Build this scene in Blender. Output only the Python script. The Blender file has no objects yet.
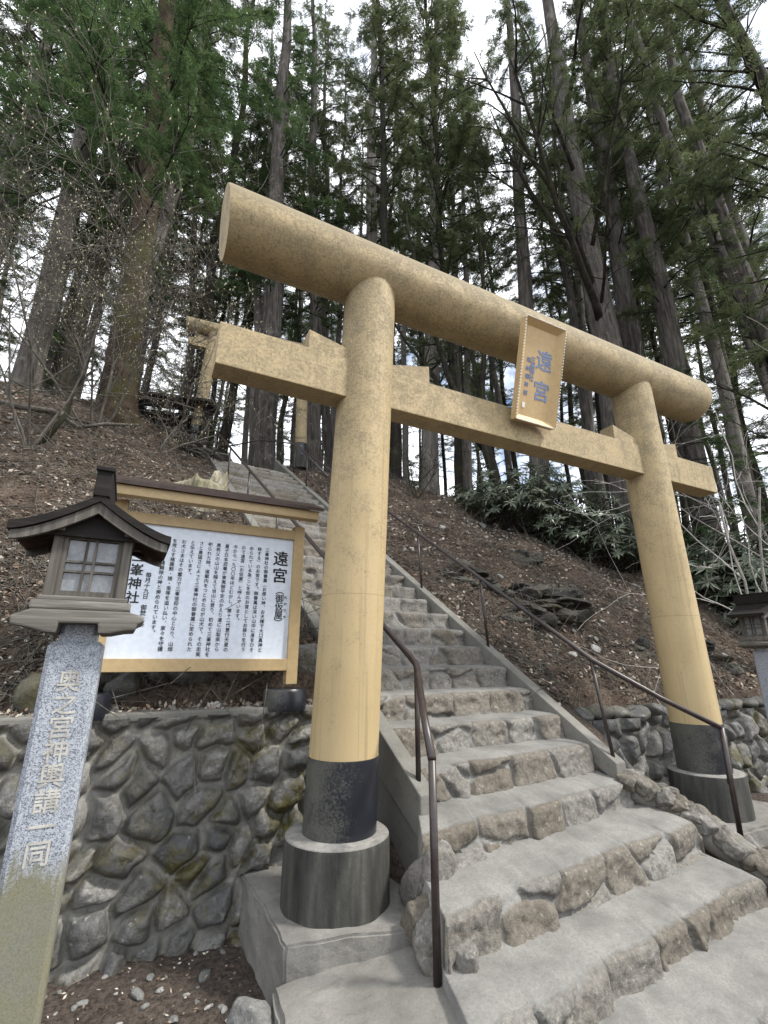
import bpy, bmesh, math, random
import numpy as np
from mathutils import Vector, Matrix, noise as mnoise

R = math.radians
sc = bpy.context.scene
COL = sc.collection
random.seed(7)

# ------------------------------------------------------------------ camera, world, sun, exposure
cam = bpy.data.objects.new('camera', bpy.data.cameras.new('camera'))
COL.objects.link(cam); sc.camera = cam
F, YAW, PITCH = 470.5, 0.4674, 0.3018
cam.location = (-1.194, -2.971, 1.296)
cam.rotation_euler = (math.pi/2 + PITCH, R(-0.1), -YAW)
cam.data.sensor_fit = 'VERTICAL'; cam.data.sensor_height = 32.0
cam.data.lens = 32.0*F/1024.0
cam.data.clip_start = .05; cam.data.clip_end = 600

SUN_EL, SUN_AZ = 52.0, 128.0        # azimuth clockwise from +Y
w = bpy.data.worlds.new('World'); sc.world = w; w.use_nodes = True
nt = w.node_tree; N = nt.nodes; L = nt.links; N.clear()
out = N.new('ShaderNodeOutputWorld'); bg = N.new('ShaderNodeBackground')
sky = N.new('ShaderNodeTexSky'); sky.sky_type = 'NISHITA'; sky.sun_disc = False
sky.sun_elevation = R(SUN_EL); sky.sun_rotation = R(SUN_AZ)
sky.air_density = 1.0; sky.dust_density = 1.5; sky.ozone_density = 1.5
tc = N.new('ShaderNodeTexCoord'); nz = N.new('ShaderNodeTexNoise')
nz.inputs['Scale'].default_value = 2.3; nz.inputs['Detail'].default_value = 6; nz.inputs['Roughness'].default_value = .62
rp = N.new('ShaderNodeValToRGB'); rp.color_ramp.elements[0].position = .37; rp.color_ramp.elements[1].position = .50
mx = N.new('ShaderNodeMix'); mx.data_type = 'RGBA'
mx.inputs[7].default_value = (12.5, 12.9, 13.6, 1)
L.new(tc.outputs['Generated'], nz.inputs['Vector']); L.new(nz.outputs['Fac'], rp.inputs['Fac'])
L.new(rp.outputs['Color'], mx.inputs[0]); L.new(sky.outputs['Color'], mx.inputs[6])
L.new(mx.outputs[2], bg.inputs['Color']); bg.inputs['Strength'].default_value = .10
L.new(bg.outputs[0], out.inputs['Surface'])

sun = bpy.data.objects.new('sun', bpy.data.lights.new('sun', 'SUN')); COL.objects.link(sun)
sun.data.energy = 2.8; sun.data.angle = R(7); sun.data.color = (1, .95, .87)
az, el = R(SUN_AZ), R(SUN_EL)
sun.rotation_euler = Vector((-math.sin(az)*math.cos(el), -math.cos(az)*math.cos(el), -math.sin(el))).to_track_quat('-Z', 'Y').to_euler()
sc.view_settings.view_transform = 'Standard'; sc.view_settings.look = 'None'
sc.view_settings.gamma = 1; sc.view_settings.use_curve_mapping = False
sc.view_settings.exposure = 0.86
sc.cycles.max_bounces = 6; sc.cycles.transparent_max_bounces = 8

# ------------------------------------------------------------------ object helpers
def tag(o, label=None, cat=None, group=None, kind=None):
    if label: o['label'] = label
    if cat: o['category'] = cat
    if group: o['group'] = group
    if kind: o['kind'] = kind
    return o

def empty(name, loc=(0, 0, 0), rz=0):
    o = bpy.data.objects.new(name, None); COL.objects.link(o)
    o.location = loc; o.rotation_euler = (0, 0, rz); o.empty_display_size = .2
    return o

def copy_tree(o, parent=None):
    c = o.copy(); COL.objects.link(c)
    if parent is not None: c.parent = parent
    for ch in list(o.children): copy_tree(ch, c)
    return c

class MB:
    """collects shapes for one mesh"""
    def __init__(s): s.v = []; s.f = []; s.c = []; s.sm = []
    def add(s, vs, fs, col=(.5, 0, 0, 1), smooth=False):
        o = len(s.v); s.v += [tuple(p) for p in vs]
        s.f += [tuple(i+o for i in f) for f in fs]
        s.c += (col if isinstance(col, list) else [col]*len(vs)); s.sm += [smooth]*len(fs)
    def box(s, c, d, rot=None, col=(.5, 0, 0, 1), bev=0):
        x, y, z = (k/2 for k in d)
        if bev:
            b = min(bev, x*.9, y*.9, z*.9); vs = []; fs = []
            bm = bmesh.new(); bmesh.ops.create_cube(bm, size=1)
            for v in bm.verts: v.co = (v.co.x*2*x, v.co.y*2*y, v.co.z*2*z)
            bmesh.ops.bevel(bm, geom=bm.edges[:], offset=b, segments=2, affect='EDGES', profile=.6)
            bm.verts.index_update(); vs = [v.co.copy() for v in bm.verts]; fs = [[v.index for v in f.verts] for f in bm.faces]; bm.free()
        else:
            vs = [Vector((i*x, j*y, k*z)) for i in (-1, 1) for j in (-1, 1) for k in (-1, 1)]
            fs = [(0, 1, 3, 2), (4, 6, 7, 5), (0, 4, 5, 1), (2, 3, 7, 6), (0, 2, 6, 4), (1, 5, 7, 3)]
        if rot is not None: vs = [rot @ v for v in vs]
        c = Vector(c); s.add([v+c for v in vs], fs, col)
    def tube(s, pts, rad, n=8, cap=True, col=(.5, 0, 0, 1), smooth=True, wob=0):
        pts = [Vector(p) for p in pts]; m = len(pts)
        if not hasattr(rad, '__len__'): rad = [rad]*m
        vs = []; fs = []; up = Vector((.31, .17, .93))
        for i, p in enumerate(pts):
            t = (pts[min(i+1, m-1)]-pts[max(i-1, 0)]).normalized()
            a = t.cross(up)
            if a.length < .05: a = t.cross(Vector((1, 0, 0)))
            a.normalize(); b = t.cross(a)
            for k in range(n):
                an = 2*math.pi*k/n; r = rad[i]
                if wob: r *= 1+wob*mnoise.noise(Vector((math.cos(an)*1.7, math.sin(an)*1.7, i*.37+p.x*3)))
                vs.append(p+(a*math.cos(an)+b*math.sin(an))*r)
        for i in range(m-1):
            for k in range(n):
                k2 = (k+1) % n; fs.append((i*n+k, i*n+k2, (i+1)*n+k2, (i+1)*n+k))
        if cap: fs.append(tuple(range(n-1, -1, -1))); fs.append(tuple((m-1)*n+k for k in range(n)))
        s.add(vs, fs, col, smooth)
    def prism(s, poly, axis_a, axis_b, ext, o=(0, 0, 0), col=(.5, 0, 0, 1)):
        """2D polygon in axes a,b extruded by vector ext"""
        a, b, e, o = Vector(axis_a), Vector(axis_b), Vector(ext), Vector(o); n = len(poly)
        vs = [o+a*p[0]+b*p[1] for p in poly]; vs += [v+e for v in vs]
        fs = [tuple(range(n-1, -1, -1)), tuple(range(n, 2*n))] + [(i, (i+1) % n, n+(i+1) % n, n+i) for i in range(n)]
        s.add(vs, fs, col)
    def build(s, name, mat, parent=None, bevel=0, seg=2):
        me = bpy.data.meshes.new(name); me.from_pydata(s.v, [], s.f)
        at = me.attributes.new('tint', 'FLOAT_COLOR', 'POINT'); at.data.foreach_set('color', np.array(s.c, dtype=np.float32).ravel())
        me.polygons.foreach_set('use_smooth', s.sm); me.materials.append(mat)
        bm = bmesh.new(); bm.from_mesh(me); bmesh.ops.recalc_face_normals(bm, faces=bm.faces)
        if bevel:
            es = [e for e in bm.edges if len(e.link_faces) == 2 and e.calc_face_angle(0) > .6]
            bmesh.ops.bevel(bm, geom=es, offset=bevel, segments=seg, affect='EDGES', profile=.6, clamp_overlap=True)
        bm.to_mesh(me); bm.free()
        o = bpy.data.objects.new(name, me); COL.objects.link(o)
        if parent is not None: o.parent = parent
        return o

def np_mesh(name, verts, faces, col, mat, parent=None, smooth=True):
    me = bpy.data.meshes.new(name)
    nv, nf = len(verts), len(faces); k = faces.shape[1]
    me.vertices.add(nv); me.vertices.foreach_set('co', np.asarray(verts, np.float32).ravel())
    me.loops.add(nf*k); me.loops.foreach_set('vertex_index', faces.astype(np.int32).ravel())
    me.polygons.add(nf); me.polygons.foreach_set('loop_start', np.arange(0, nf*k, k, dtype=np.int32))
    me.polygons.foreach_set('loop_total', np.full(nf, k, np.int32))
    me.polygons.foreach_set('use_smooth', np.full(nf, smooth))
    me.update(calc_edges=True)
    at = me.attributes.new('tint', 'FLOAT_COLOR', 'POINT'); at.data.foreach_set('color', np.asarray(col, np.float32).ravel())
    me.materials.append(mat); me.validate()
    o = bpy.data.objects.new(name, me); COL.objects.link(o)
    if parent is not None: o.parent = parent
    return o

def grid_faces(nu, nv):
    i = np.arange(nu-1)[:, None]*nv + np.arange(nv-1)[None, :]
    return np.stack([i, i+nv, i+nv+1, i+1], -1).reshape(-1, 4)

def _hash(ix, iy, seed):
    h = (ix.astype(np.int64)*374761393 + iy.astype(np.int64)*668265263 + seed*1274126177) & 0xffffffff
    h = ((h ^ (h >> 13))*1274126177) & 0xffffffff
    return ((h ^ (h >> 16)) & 0xffff)/65535.0

def vnoise(x, y, seed=0):
    ix, iy = np.floor(x), np.floor(y); fx, fy = x-ix, y-iy
    fx = fx*fx*(3-2*fx); fy = fy*fy*(3-2*fy)
    a, b = _hash(ix, iy, seed), _hash(ix+1, iy, seed); c, d = _hash(ix, iy+1, seed), _hash(ix+1, iy+1, seed)
    return (a*(1-fx)+b*fx)*(1-fy)+(c*(1-fx)+d*fx)*fy

def fbm(x, y, seed=0, octv=4):
    r = 0; a = .5
    for o in range(octv):
        r = r+a*(vnoise(x*2**o, y*2**o, seed+o*17)-.5)*2; a *= .5
    return r

# ------------------------------------------------------------------ materials
class NT:
    def __init__(s, name):
        s.m = bpy.data.materials.new(name); s.m.use_nodes = True; s.t = s.m.node_tree
        s.b = s.t.nodes['Principled BSDF']; s.out = s.t.nodes['Material Output']; s.b.inputs['Specular IOR Level'].default_value = .3
    def n(s, kind, **kw):
        x = s.t.nodes.new(kind)
        for k, v in kw.items(): setattr(x, k, v)
        return x
    def put(s, sock, v):
        if hasattr(v, 'links') or hasattr(v, 'is_linked'): s.t.links.new(v, sock)
        elif v is not None: sock.default_value = v
    def coord(s, scale=(1, 1, 1), kind='Object'):
        t = s.n('ShaderNodeTexCoord'); m = s.n('ShaderNodeMapping'); m.inputs['Scale'].default_value = scale
        s.t.links.new(t.outputs[kind], m.inputs['Vector']); return m.outputs[0]
    def world(s):
        return s.n('ShaderNodeNewGeometry').outputs['Position']
    def noise(s, vec, scale, detail=6, rough=.6, dist=0):
        x = s.n('ShaderNodeTexNoise'); x.inputs['Scale'].default_value = scale; x.inputs['Detail'].default_value = detail
        x.inputs['Roughness'].default_value = rough; x.inputs['Distortion'].default_value = dist
        if vec is not None: s.t.links.new(vec, x.inputs['Vector'])
        return x.outputs['Fac']
    def voro(s, vec, scale, feature='F1'):
        x = s.n('ShaderNodeTexVoronoi', feature=feature); x.inputs['Scale'].default_value = scale
        if vec is not None: s.t.links.new(vec, x.inputs['Vector'])
        return x
    def ramp(s, fac, stops):
        x = s.n('ShaderNodeValToRGB'); cr = x.color_ramp
        while len(cr.elements) < len(stops): cr.elements.new(.5)
        for e, (p, c) in zip(cr.elements, stops):
            e.position = p; e.color = (c, c, c, 1) if not hasattr(c, '__len__') else (*c, 1)
        s.put(x.inputs[0], fac); return x.outputs['Color']
    def mix(s, fac, a, b, mode='MIX'):
        x = s.n('ShaderNodeMix', data_type='RGBA', blend_type=mode)
        for sock, v in ((x.inputs[0], fac), (x.inputs[6], a), (x.inputs[7], b)):
            if isinstance(v, tuple) and len(v) == 3: v = (*v, 1)
            s.put(sock, v)
        return x.outputs[2]
    def math(s, op, a, b=None, clamp=False):
        x = s.n('ShaderNodeMath', operation=op, use_clamp=clamp); s.put(x.inputs[0], a)
        if b is not None: s.put(x.inputs[1], b)
        return x.outputs[0]
    def tint(s):
        a = s.n('ShaderNodeAttribute', attribute_name='tint'); x = s.n('ShaderNodeSeparateColor')
        s.t.links.new(a.outputs['Color'], x.inputs[0]); return x.outputs
    def sep(s, vec):
        x = s.n('ShaderNodeSeparateXYZ'); s.t.links.new(vec, x.inputs[0]); return x.outputs
    def bump(s, h, strength=.3, dist=.02, prev=None):
        x = s.n('ShaderNodeBump'); x.inputs['Strength'].default_value = strength; x.inputs['Distance'].default_value = dist
        s.put(x.inputs['Height'], h)
        if prev is not None: s.t.links.new(prev, x.inputs['Normal'])
        return x.outputs[0]
    def done(s, color, rough=.8, normal=None, spec=None, metal=None):
        if isinstance(color, tuple): color = (*color, 1)
        s.put(s.b.inputs['Base Color'], color); s.put(s.b.inputs['Roughness'], rough)
        if normal is not None: s.put(s.b.inputs['Normal'], normal)
        if spec is not None: s.b.inputs['Specular IOR Level'].default_value = spec
        if metal is not None: s.b.inputs['Metallic'].default_value = metal
        return s.m

def m_torii():
    k = NT('ochre_paint'); p = k.world(); xyz = k.sep(p)
    big = k.noise(p, 1.3, 4); fine = k.noise(p, 55, 5, .8); mid = k.noise(p, 5.5, 9, .78)
    c = k.ramp(big, [(.3, (.345, .262, .138)), (.7, (.405, .315, .172))])
    nz = k.sep(k.n('ShaderNodeNewGeometry').outputs['Normal'])[2]
    up = k.math('MULTIPLY', k.math('MAXIMUM', k.math('ADD', nz, .15), 0.0), .25)
    hgt = k.math('MULTIPLY', k.math('SUBTRACT', xyz[2], 1.7), .062)
    a = k.math('ADD', k.math('ADD', k.math('MULTIPLY', fine, .62), k.math('MULTIPLY', mid, .50)), k.math('ADD', up, k.math('MINIMUM', hgt, .125)))
    mask = k.ramp(a, [(.625, 0.0), (.79, .8)])
    c = k.mix(mask, c, (.16, .14, .095))
    sm = k.math('LESS_THAN', k.math('ABSOLUTE', k.math('SUBTRACT', k.math('ADD', xyz[2], k.math('MULTIPLY', k.noise(p, 3, 2), .012)), 1.70)), .0028)
    c = k.mix(k.math('MULTIPLY', sm, .55), c, (.2, .15, .08))
    str_ = k.noise(k.coord((26, 26, .55), 'Object'), 1.0, 6, .7)
    c = k.mix(k.ramp(str_, [(.54, 0.0), (.68, .5)]), c, (.19, .15, .088))
    return k.done(c, k.ramp(mask, [(0, .55), (1, .9)]), k.bump(k.math('ADD', fine, k.math('MULTIPLY', mask, .6)), .28, .008), spec=.28)

def m_black():
    k = NT('black_paint'); p = k.world(); fine = k.noise(p, 80, 4, .75); big = k.noise(p, 5, 6, .7)
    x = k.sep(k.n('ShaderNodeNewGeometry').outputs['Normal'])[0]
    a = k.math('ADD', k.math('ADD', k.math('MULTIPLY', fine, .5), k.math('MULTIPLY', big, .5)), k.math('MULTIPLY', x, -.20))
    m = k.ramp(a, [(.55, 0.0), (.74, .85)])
    return k.done(k.mix(m, (.012, .013, .018), (.085, .085, .068)), k.ramp(m, [(0, .3), (1, .85)]), k.bump(fine, .15, .008), spec=.4)

def m_base():
    k = NT('stained_concrete'); p = k.world(); o = k.coord((6, 6, .8))
    st = k.noise(o, 2.0, 5, .6); fine = k.noise(p, 28, 6, .75)
    up = k.ramp(k.sep(k.n('ShaderNodeNewGeometry').outputs['Normal'])[2], [(.6, 0.0), (.9, 1.0)])
    c = k.ramp(st, [(.34, (.018, .018, .017)), (.55, (.055, .055, .048)), (.75, (.11, .107, .093))])
    c = k.mix(k.math('MULTIPLY', up, k.ramp(k.noise(p, 11, 6, .75), [(.3, .45), (.6, 1.0)])), c, (.24, .232, .215))
    c = k.mix(k.ramp(fine, [(.35, .35), (.65, 0.0)]), c, (.02, .02, .02))
    return k.done(c, .85, k.bump(fine, .3, .01))

def m_concrete(name='concrete', lo=(.115, .110, .098), hi=(.235, .228, .212)):
    k = NT(name); p = k.world(); big = k.noise(p, 2.1, 6, .62); fine = k.noise(p, 90, 4, .75); mid = k.noise(p, 14, 5, .65)
    c = k.ramp(big, [(.3, lo), (.68, hi)])
    c = k.mix(k.ramp(mid, [(.55, 0.0), (.75, .45)]), c, tuple(x*.5 for x in lo))
    c = k.mix(k.ramp(fine, [(.3, .4), (.6, 0.0)]), c, (.09, .085, .075))
    return k.done(c, .9, k.bump(k.math('ADD', fine, mid), .35, .012))

def m_stone(name, cols, mortar, moss=0.0, gloss=.85, bump=.8):
    k = NT(name); p = k.world(); t = k.tint()
    fine = k.noise(p, 42, 7, .72); mid = k.noise(p, 9, 6, .65, .6); big = k.noise(p, 2.0, 4)
    v = k.math('ADD', k.math('MULTIPLY', t[0], .6), k.math('MULTIPLY', mid, .45))
    c = k.ramp(v, [(.12, cols[0]), (.42, cols[1]), (.7, cols[2]), (.95, cols[3])])
    c = k.mix(k.ramp(fine, [(.36, .65), (.60, 0.0)]), c, tuple(x*.35 for x in cols[1]))
    lich = k.voro(p, 16); c = k.mix(k.math('MULTIPLY', k.ramp(k.noise(p, 21, 5, .7), [(.60, 0.0), (.70, .55)]), 1.0), c, (.36, .36, .32))
    mc = k.mix(k.ramp(k.noise(p, 75, 4, .75), [(.35, .5), (.62, 0.0)]), k.mix(k.ramp(k.noise(p, 3.5, 6, .68), [(.32, 1.0), (.62, 0.0)]), tuple(x*1.15 for x in mortar), tuple(x*.60 for x in mortar)), tuple(x*.5 for x in mortar))
    c = k.mix(k.ramp(t[1], [(.25, 0.0), (.8, 1.0)]), c, mc)
    if moss:
        mm = k.math('ADD', k.noise(p, 3.2, 6, .7), k.math('MULTIPLY', k.noise(p, 25, 4, .7), .35))
        mk = k.math('MULTIPLY', k.ramp(mm, [(.66, 0.0), (.80, 1.0)]), k.math('MULTIPLY', t[2], moss, True))
        mk = k.math('MULTIPLY', mk, 1.0, True)
        c = k.mix(mk, c, k.ramp(k.noise(p, 40, 3), [(.3, (.03, .028, .008)), (.7, (.095, .08, .025))]))
    h = k.math('ADD', k.math('MULTIPLY', fine, .5), mid)
    h = k.math('MULTIPLY', h, k.math('SUBTRACT', 1.0, k.math('MULTIPLY', t[1], .75)))
    h = k.math('ADD', h, k.math('MULTIPLY', k.noise(p, 110, 3, .7), .15))
    return k.done(c, gloss, k.bump(h, bump, .02), spec=.4)

def m_wood(name, a, b, c3, axis=(1, 22, 22), rough=.75):
    k = NT(name); o = k.coord(axis); g = k.noise(o, 2.2, 6, .65, .4); fine = k.noise(k.world(), 60, 3)
    c = k.ramp(g, [(.3, a), (.55, b), (.75, c3)])
    return k.done(c, rough, k.bump(g, .35, .006), spec=.25)

def m_plain(name, col, rough=.6, spec=.3, metal=None, var=.25):
    k = NT(name); n = k.noise(k.world(), 24, 4, .65)
    c = k.mix(k.ramp(n, [(.35, 1.0), (.65, 0.0)]), col, tuple(x*(1-var) for x in col))
    return k.done(c, rough, spec=spec, metal=metal)

def m_granite():
    k = NT('granite'); p = k.world(); z = k.sep(p)[2]
    v = k.voro(p, 330); n = k.noise(p, 240, 3, .8)
    rnd = k.sep(v.outputs['Color'])[0]
    c = k.ramp(rnd, [(.08, (.09, .098, .115)), (.3, (.20, .222, .258)), (.6, (.285, .31, .35)), (.9, (.37, .395, .43))])
    edge = k.math('ADD', z, k.math('MULTIPLY', k.noise(k.coord((9, 9, 2.2)), 1.3, 7, .75), .55))
    m = k.ramp(edge, [(.92, 1.0), (1.20, 0.0)])
    alg = k.mix(k.ramp(k.noise(p, 5, 8, .75), [(.38, 0.0), (.62, 1.0)]), (.150, .138, .066), (.135, .135, .10))
    alg = k.mix(k.ramp(n, [(.35, .6), (.6, 0.0)]), alg, (.10, .095, .06))
    c = k.mix(k.math('MULTIPLY', m, .88), c, alg)
    return k.done(c, k.ramp(m, [(0, .35), (1, .85)]), k.bump(n, .1, .004), spec=.4)

def m_ground(name='forest_floor'):
    k = NT(name); p = k.world()
    a = k.noise(p, 3.0, 8, .7); b = k.noise(p, 34, 6, .75); d = k.noise(p, .6, 3)
    c = k.ramp(a, [(.25, (.034, .026, .020)), (.5, (.125, .094, .073)), (.72, (.25, .20, .155))])
    c = k.mix(k.ramp(b, [(.38, .85), (.55, 0.0)]), c, (.02, .014, .01))
    c = k.mix(k.ramp(k.noise(p, 70, 4, .8), [(.60, 0.0), (.70, .8)]), c, (.24, .20, .155))
    fr = k.ramp(k.math('ADD', k.sep(p)[1], k.math('MULTIPLY', a, .3)), [(.75, 1.0), (.95, 0.0)])
    c = k.mix(k.math('MULTIPLY', fr, .75), c, k.ramp(b, [(.35, (.05, .04, .034)), (.65, (.16, .135, .115))]))
    return k.done(c, .95, k.bump(k.math('ADD', a, b), .9, .06), spec=.15)

def m_leaf(name, a, b, c3, rough=.55, trans=.3, spec=.3):
    k = NT(name); t = k.tint(); c = k.ramp(t[0], [(.05, a), (.5, b), (.95, c3)])
    oi = k.n('ShaderNodeObjectInfo').outputs['Random']
    c = k.mix(k.math('MULTIPLY', oi, .35), c, tuple(x*.55 for x in b))
    k.done(c, rough, spec=spec)
    tr = k.n('ShaderNodeBsdfTranslucent'); k.put(tr.inputs['Color'], c); ms = k.n('ShaderNodeMixShader'); ms.inputs[0].default_value = trans
    k.t.links.new(k.b.outputs[0], ms.inputs[1]); k.t.links.new(tr.outputs[0], ms.inputs[2]); k.t.links.new(ms.outputs[0], k.out.inputs['Surface'])
    return k.m

def m_bark(name, a, b, c3, moss=0.0):
    k = NT(name); o = k.coord((9, 9, .9)); g = k.noise(o, 1.6, 7, .7, .5); f = k.noise(k.coord((30, 30, 5)), 1.5, 4, .7)
    c = k.ramp(g, [(.3, a), (.52, b), (.72, c3)])
    c = k.mix(k.ramp(k.noise(k.world(), 2.2, 5, .65), [(.55, 0.0), (.72, .6)]), c, tuple(x*1.35 for x in c3))
    if moss:
        c = k.mix(k.math('MULTIPLY', k.ramp(k.noise(k.world(), 1.4, 6, .7), [(.42, 0.0), (.6, 1.0)]), moss), c, (.075, .085, .025))
    return k.done(c, .95, k.bump(k.math('ADD', g, k.math('MULTIPLY', f, .5)), .9, .05), spec=.15)

M = dict(
    torii=m_torii(), black=m_black(), base=m_base(), concrete=m_concrete(),
    kerb=m_concrete('kerb_concrete', (.12, .118, .105), (.20, .195, .175)),
    wall=m_stone('wall_stone', [(.045, .046, .046), (.10, .10, .096), (.165, .161, .15), (.27, .262, .245)], (.205, .20, .18), moss=1.2, gloss=.55),
    riser=m_stone('step_stone', [(.105, .088, .066), (.165, .148, .122), (.18, .172, .158), (.26, .25, .23)], (.195, .191, .179), bump=.9),
    rock=m_stone('dark_rock', [(.014, .013, .012), (.034, .032, .028), (.065, .062, .053), (.13, .122, .105)], (.1, .1, .09), moss=.7),
    slate=m_stone('pale_slate', [(.10, .10, .095), (.18, .18, .17), (.28, .275, .26), (.40, .39, .37)], (.2, .2, .2)),
    granite=m_granite(), ground=m_ground(),
    litter=m_leaf('dry_leaf', (.070, .050, .037), (.22, .166, .125), (.52, .48, .41), .8, .1, .1),
    needle=m_leaf('cypress_leaf', (.042, .058, .028), (.085, .110, .052), (.15, .175, .085), .5, .5),
    needle2=m_leaf('fir_leaf', (.030, .054, .023), (.062, .108, .042), (.115, .165, .066), .5, .5),
    rhodo=m_leaf('rhododendron_leaf', (.035, .048, .028), (.085, .108, .065), (.17, .20, .14), .30, .15, .5),
    bark=m_bark('grey_bark', (.026, .023, .020), (.092, .083, .074), (.195, .18, .163)),
    bark_red=m_bark('red_brown_bark', (.012, .009, .007), (.040, .027, .020), (.082, .058, .044), .5),
    bark_dark=m_bark('dark_bark', (.008, .007, .006), (.024, .021, .018), (.055, .049, .042), .2),
    bark_pale=m_bark('pale_bark', (.08, .07, .062), (.17, .155, .14), (.27, .25, .23)),
    twig=m_bark('twig_bark', (.06, .053, .045), (.13, .118, .10), (.24, .225, .20)),
    bare_twig=m_bark('bare_twig_bark', (.25, .24, .22), (.42, .40, .37), (.58, .56, .52)),
    bud=m_plain('bud', (.50, .47, .31), .6),
    wood=m_wood('weathered_wood', (.058, .053, .046), (.128, .12, .106), (.25, .238, .213)),
    woodv=m_wood('weathered_post_wood', (.045, .040, .034), (.10, .092, .08), (.18, .168, .148), (22, 22, 1)),
    roof=m_wood('dark_roof_wood', (.005, .004, .0035), (.010, .008, .007), (.022, .017, .015), (1, 22, 22)),
    soffit=m_wood('soffit_wood', (.02, .013, .009), (.05, .033, .023), (.085, .06, .045)),
    rail=m_plain('dark_rail_paint', (.035, .024, .022), .38, .5, var=.5),
    tan=m_plain('tan_frame_paint', (.40, .295, .155), .5, .35, var=.15),
    tan2=m_plain('tan_plaque_paint', (.47, .335, .165), .5, .3, var=.12),
    panel=m_plain('white_panel', (.62, .675, .755), .5, .35, var=.13),
    carved=m_plain('carved_lettering', (.46, .45, .41), .8, .2, var=.45),
    copper=m_plain('brown_sheet', (.07, .045, .036), .5, .35, var=.4),
    ink=m_plain('black_ink', (.012, .012, .014), .5, .3), blue=m_plain('blue_paint', (.17, .225, .38), .5, .3),
    white=m_plain('white_paint', (.72, .70, .66), .6, .3, var=.1),
    shed=m_plain('shed_timber', (.03, .027, .024), .8, .2, var=.4),
)
def m_glass():
    k = NT('lantern_pane'); n = k.noise(k.world(), 30, 4, .7)
    return k.done(k.ramp(n, [(.3, (.10, .11, .12)), (.7, (.22, .235, .25))]), .12, spec=.6)
M['glass'] = m_glass()

# ------------------------------------------------------------------ terrain
def smooth(a, b, x):
    t = min(1, max(0, (x-a)/(b-a))); return t*t*(3-2*t)
def lerp_tab(tab, x):
    if x <= tab[0][0]: return tab[0][1]
    for (a, b), (c, d) in zip(tab, tab[1:]):
        if x <= c: return b+(d-b)*(x-a)/(c-a)
    return tab[-1][1]
UX, UY = -.0995, .995
def to_st(x, y): return (x-.53)*UY-(y+.18)*UX, (x-.53)*UX+(y+.18)*UY
def from_st(s, t): return .53+s*UY+t*UX, -.18-s*UX+t*UY
CREST = [(-40, 5.5), (-20, 7.2), (-6, 7.5), (0, 7.4), (2.5, 6.6), (4, 6.5), (6.5, 5.9), (9.7, 4.9), (13, 4.2), (20, 3.3), (40, 1.5)]
def terrain(x, y):
    s, t = to_st(x, y)
    zs = .44+.66*min(max(t, -.3), 8.9)
    zb = .88+.8*(y-.8) if x < 1.5 else .82+.78*(y-.8)
    c = lerp_tab(CREST, x); k = .5
    m = -k*math.log(math.exp(-zb/k)+math.exp(-c/k)) if -30 < zb < c+20 else min(zb, c)
    m += .03*max(0, y-9)
    d = max(0, -s-.1, s-1.98); wgt = smooth(0, 2.2, d)
    z = zs*(1-wgt)+m*wgt
    if -.08 < s < 1.95: z = -.05+.66*min(max(t, -.7), 8.6)
    front = -.34 if x < .2 else (-.34-.3*smooth(.2, 1.0, x) if x < 2.6 else -.64+.5*smooth(2.6, 3.3, x))
    wl = smooth(.72, .9, y)
    if .4 < x < 2.75: wl = smooth(-.1, .25, t)
    return front*(1-wl)+z*wl
def bumpy(x, y):
    s, t = to_st(x, y)
    a = smooth(.9, 1.6, y)*smooth(0, .9, max(-s-.1, s-1.98))
    n = mnoise.fractal(Vector((x*.9, y*.9, 3.1)), .9, 2.1, 5)
    return terrain(x, y) + .16*a*n + .015*mnoise.noise(Vector((x*6, y*6, 0)))

def axis_vals(lo, a, b, hi, step):
    v = list(np.arange(a, b, step)); k = step
    x = a
    pre = []
    while x > lo: k *= 1.18; x -= k; pre.append(x)
    x = v[-1]; k = step; post = []
    while x < hi: k *= 1.18; x += k; post.append(x)
    return pre[::-1]+v+post
xs = axis_vals(-140, -4.5, 12.5, 140, .085); ys = axis_vals(-60, .55, 9.5, 160, .085)
vv = [(x, y, bumpy(x, y)) for x in xs for y in ys]
g = np_mesh('ground', np.array(vv), grid_faces(len(xs), len(ys)), np.tile([.5, 0, 0, 1], (len(vv), 1)), M['ground'])
tag(g, kind='structure')

# ------------------------------------------------------------------ stone faces
def stone_cells(U, V, sites, mort, tilt=.3, seed=1, warp=.03, gap=0.0):
    rng = np.random.default_rng(seed)
    Uw = U+warp*fbm(U*7, V*7, seed+3, 3); Vw = V+warp*fbm(U*7+40, V*7, seed+9, 3)
    s = np.array(sites); ang = s[:, 2]; asp = s[:, 3]
    d1 = np.full(U.shape, 1e9); d2 = d1.copy(); i1 = np.zeros(U.shape, int)
    for i in range(len(s)):
        du, dv = Uw-s[i, 0], Vw-s[i, 1]; ca, sa = math.cos(ang[i]), math.sin(ang[i])
        a, b = (du*ca+dv*sa)/asp[i], (-du*sa+dv*ca)*asp[i]
        d = np.sqrt(a*a+b*b)
        better = d < d1
        d2 = np.where(better, d1, np.minimum(d2, d)); i1 = np.where(better, i, i1); d1 = np.where(better, d, d1)
    e = (d2-d1); k = np.clip((e-gap)/mort, 0, 1); h = np.sqrt(np.clip(1-(1-k)**2, 0, 1))
    tu, tv, tr = rng.normal(0, tilt, len(s)), rng.normal(0, tilt, len(s)), rng.random(len(s))
    off = rng.normal(0, .18, len(s))
    plane = (U-s[i1, 0])*tu[i1]+(V-s[i1, 1])*tv[i1]
    return h, plane, off[i1], tr[i1], 1-np.clip((e-gap*.8)/(mort*.3), 0, 1)

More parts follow.
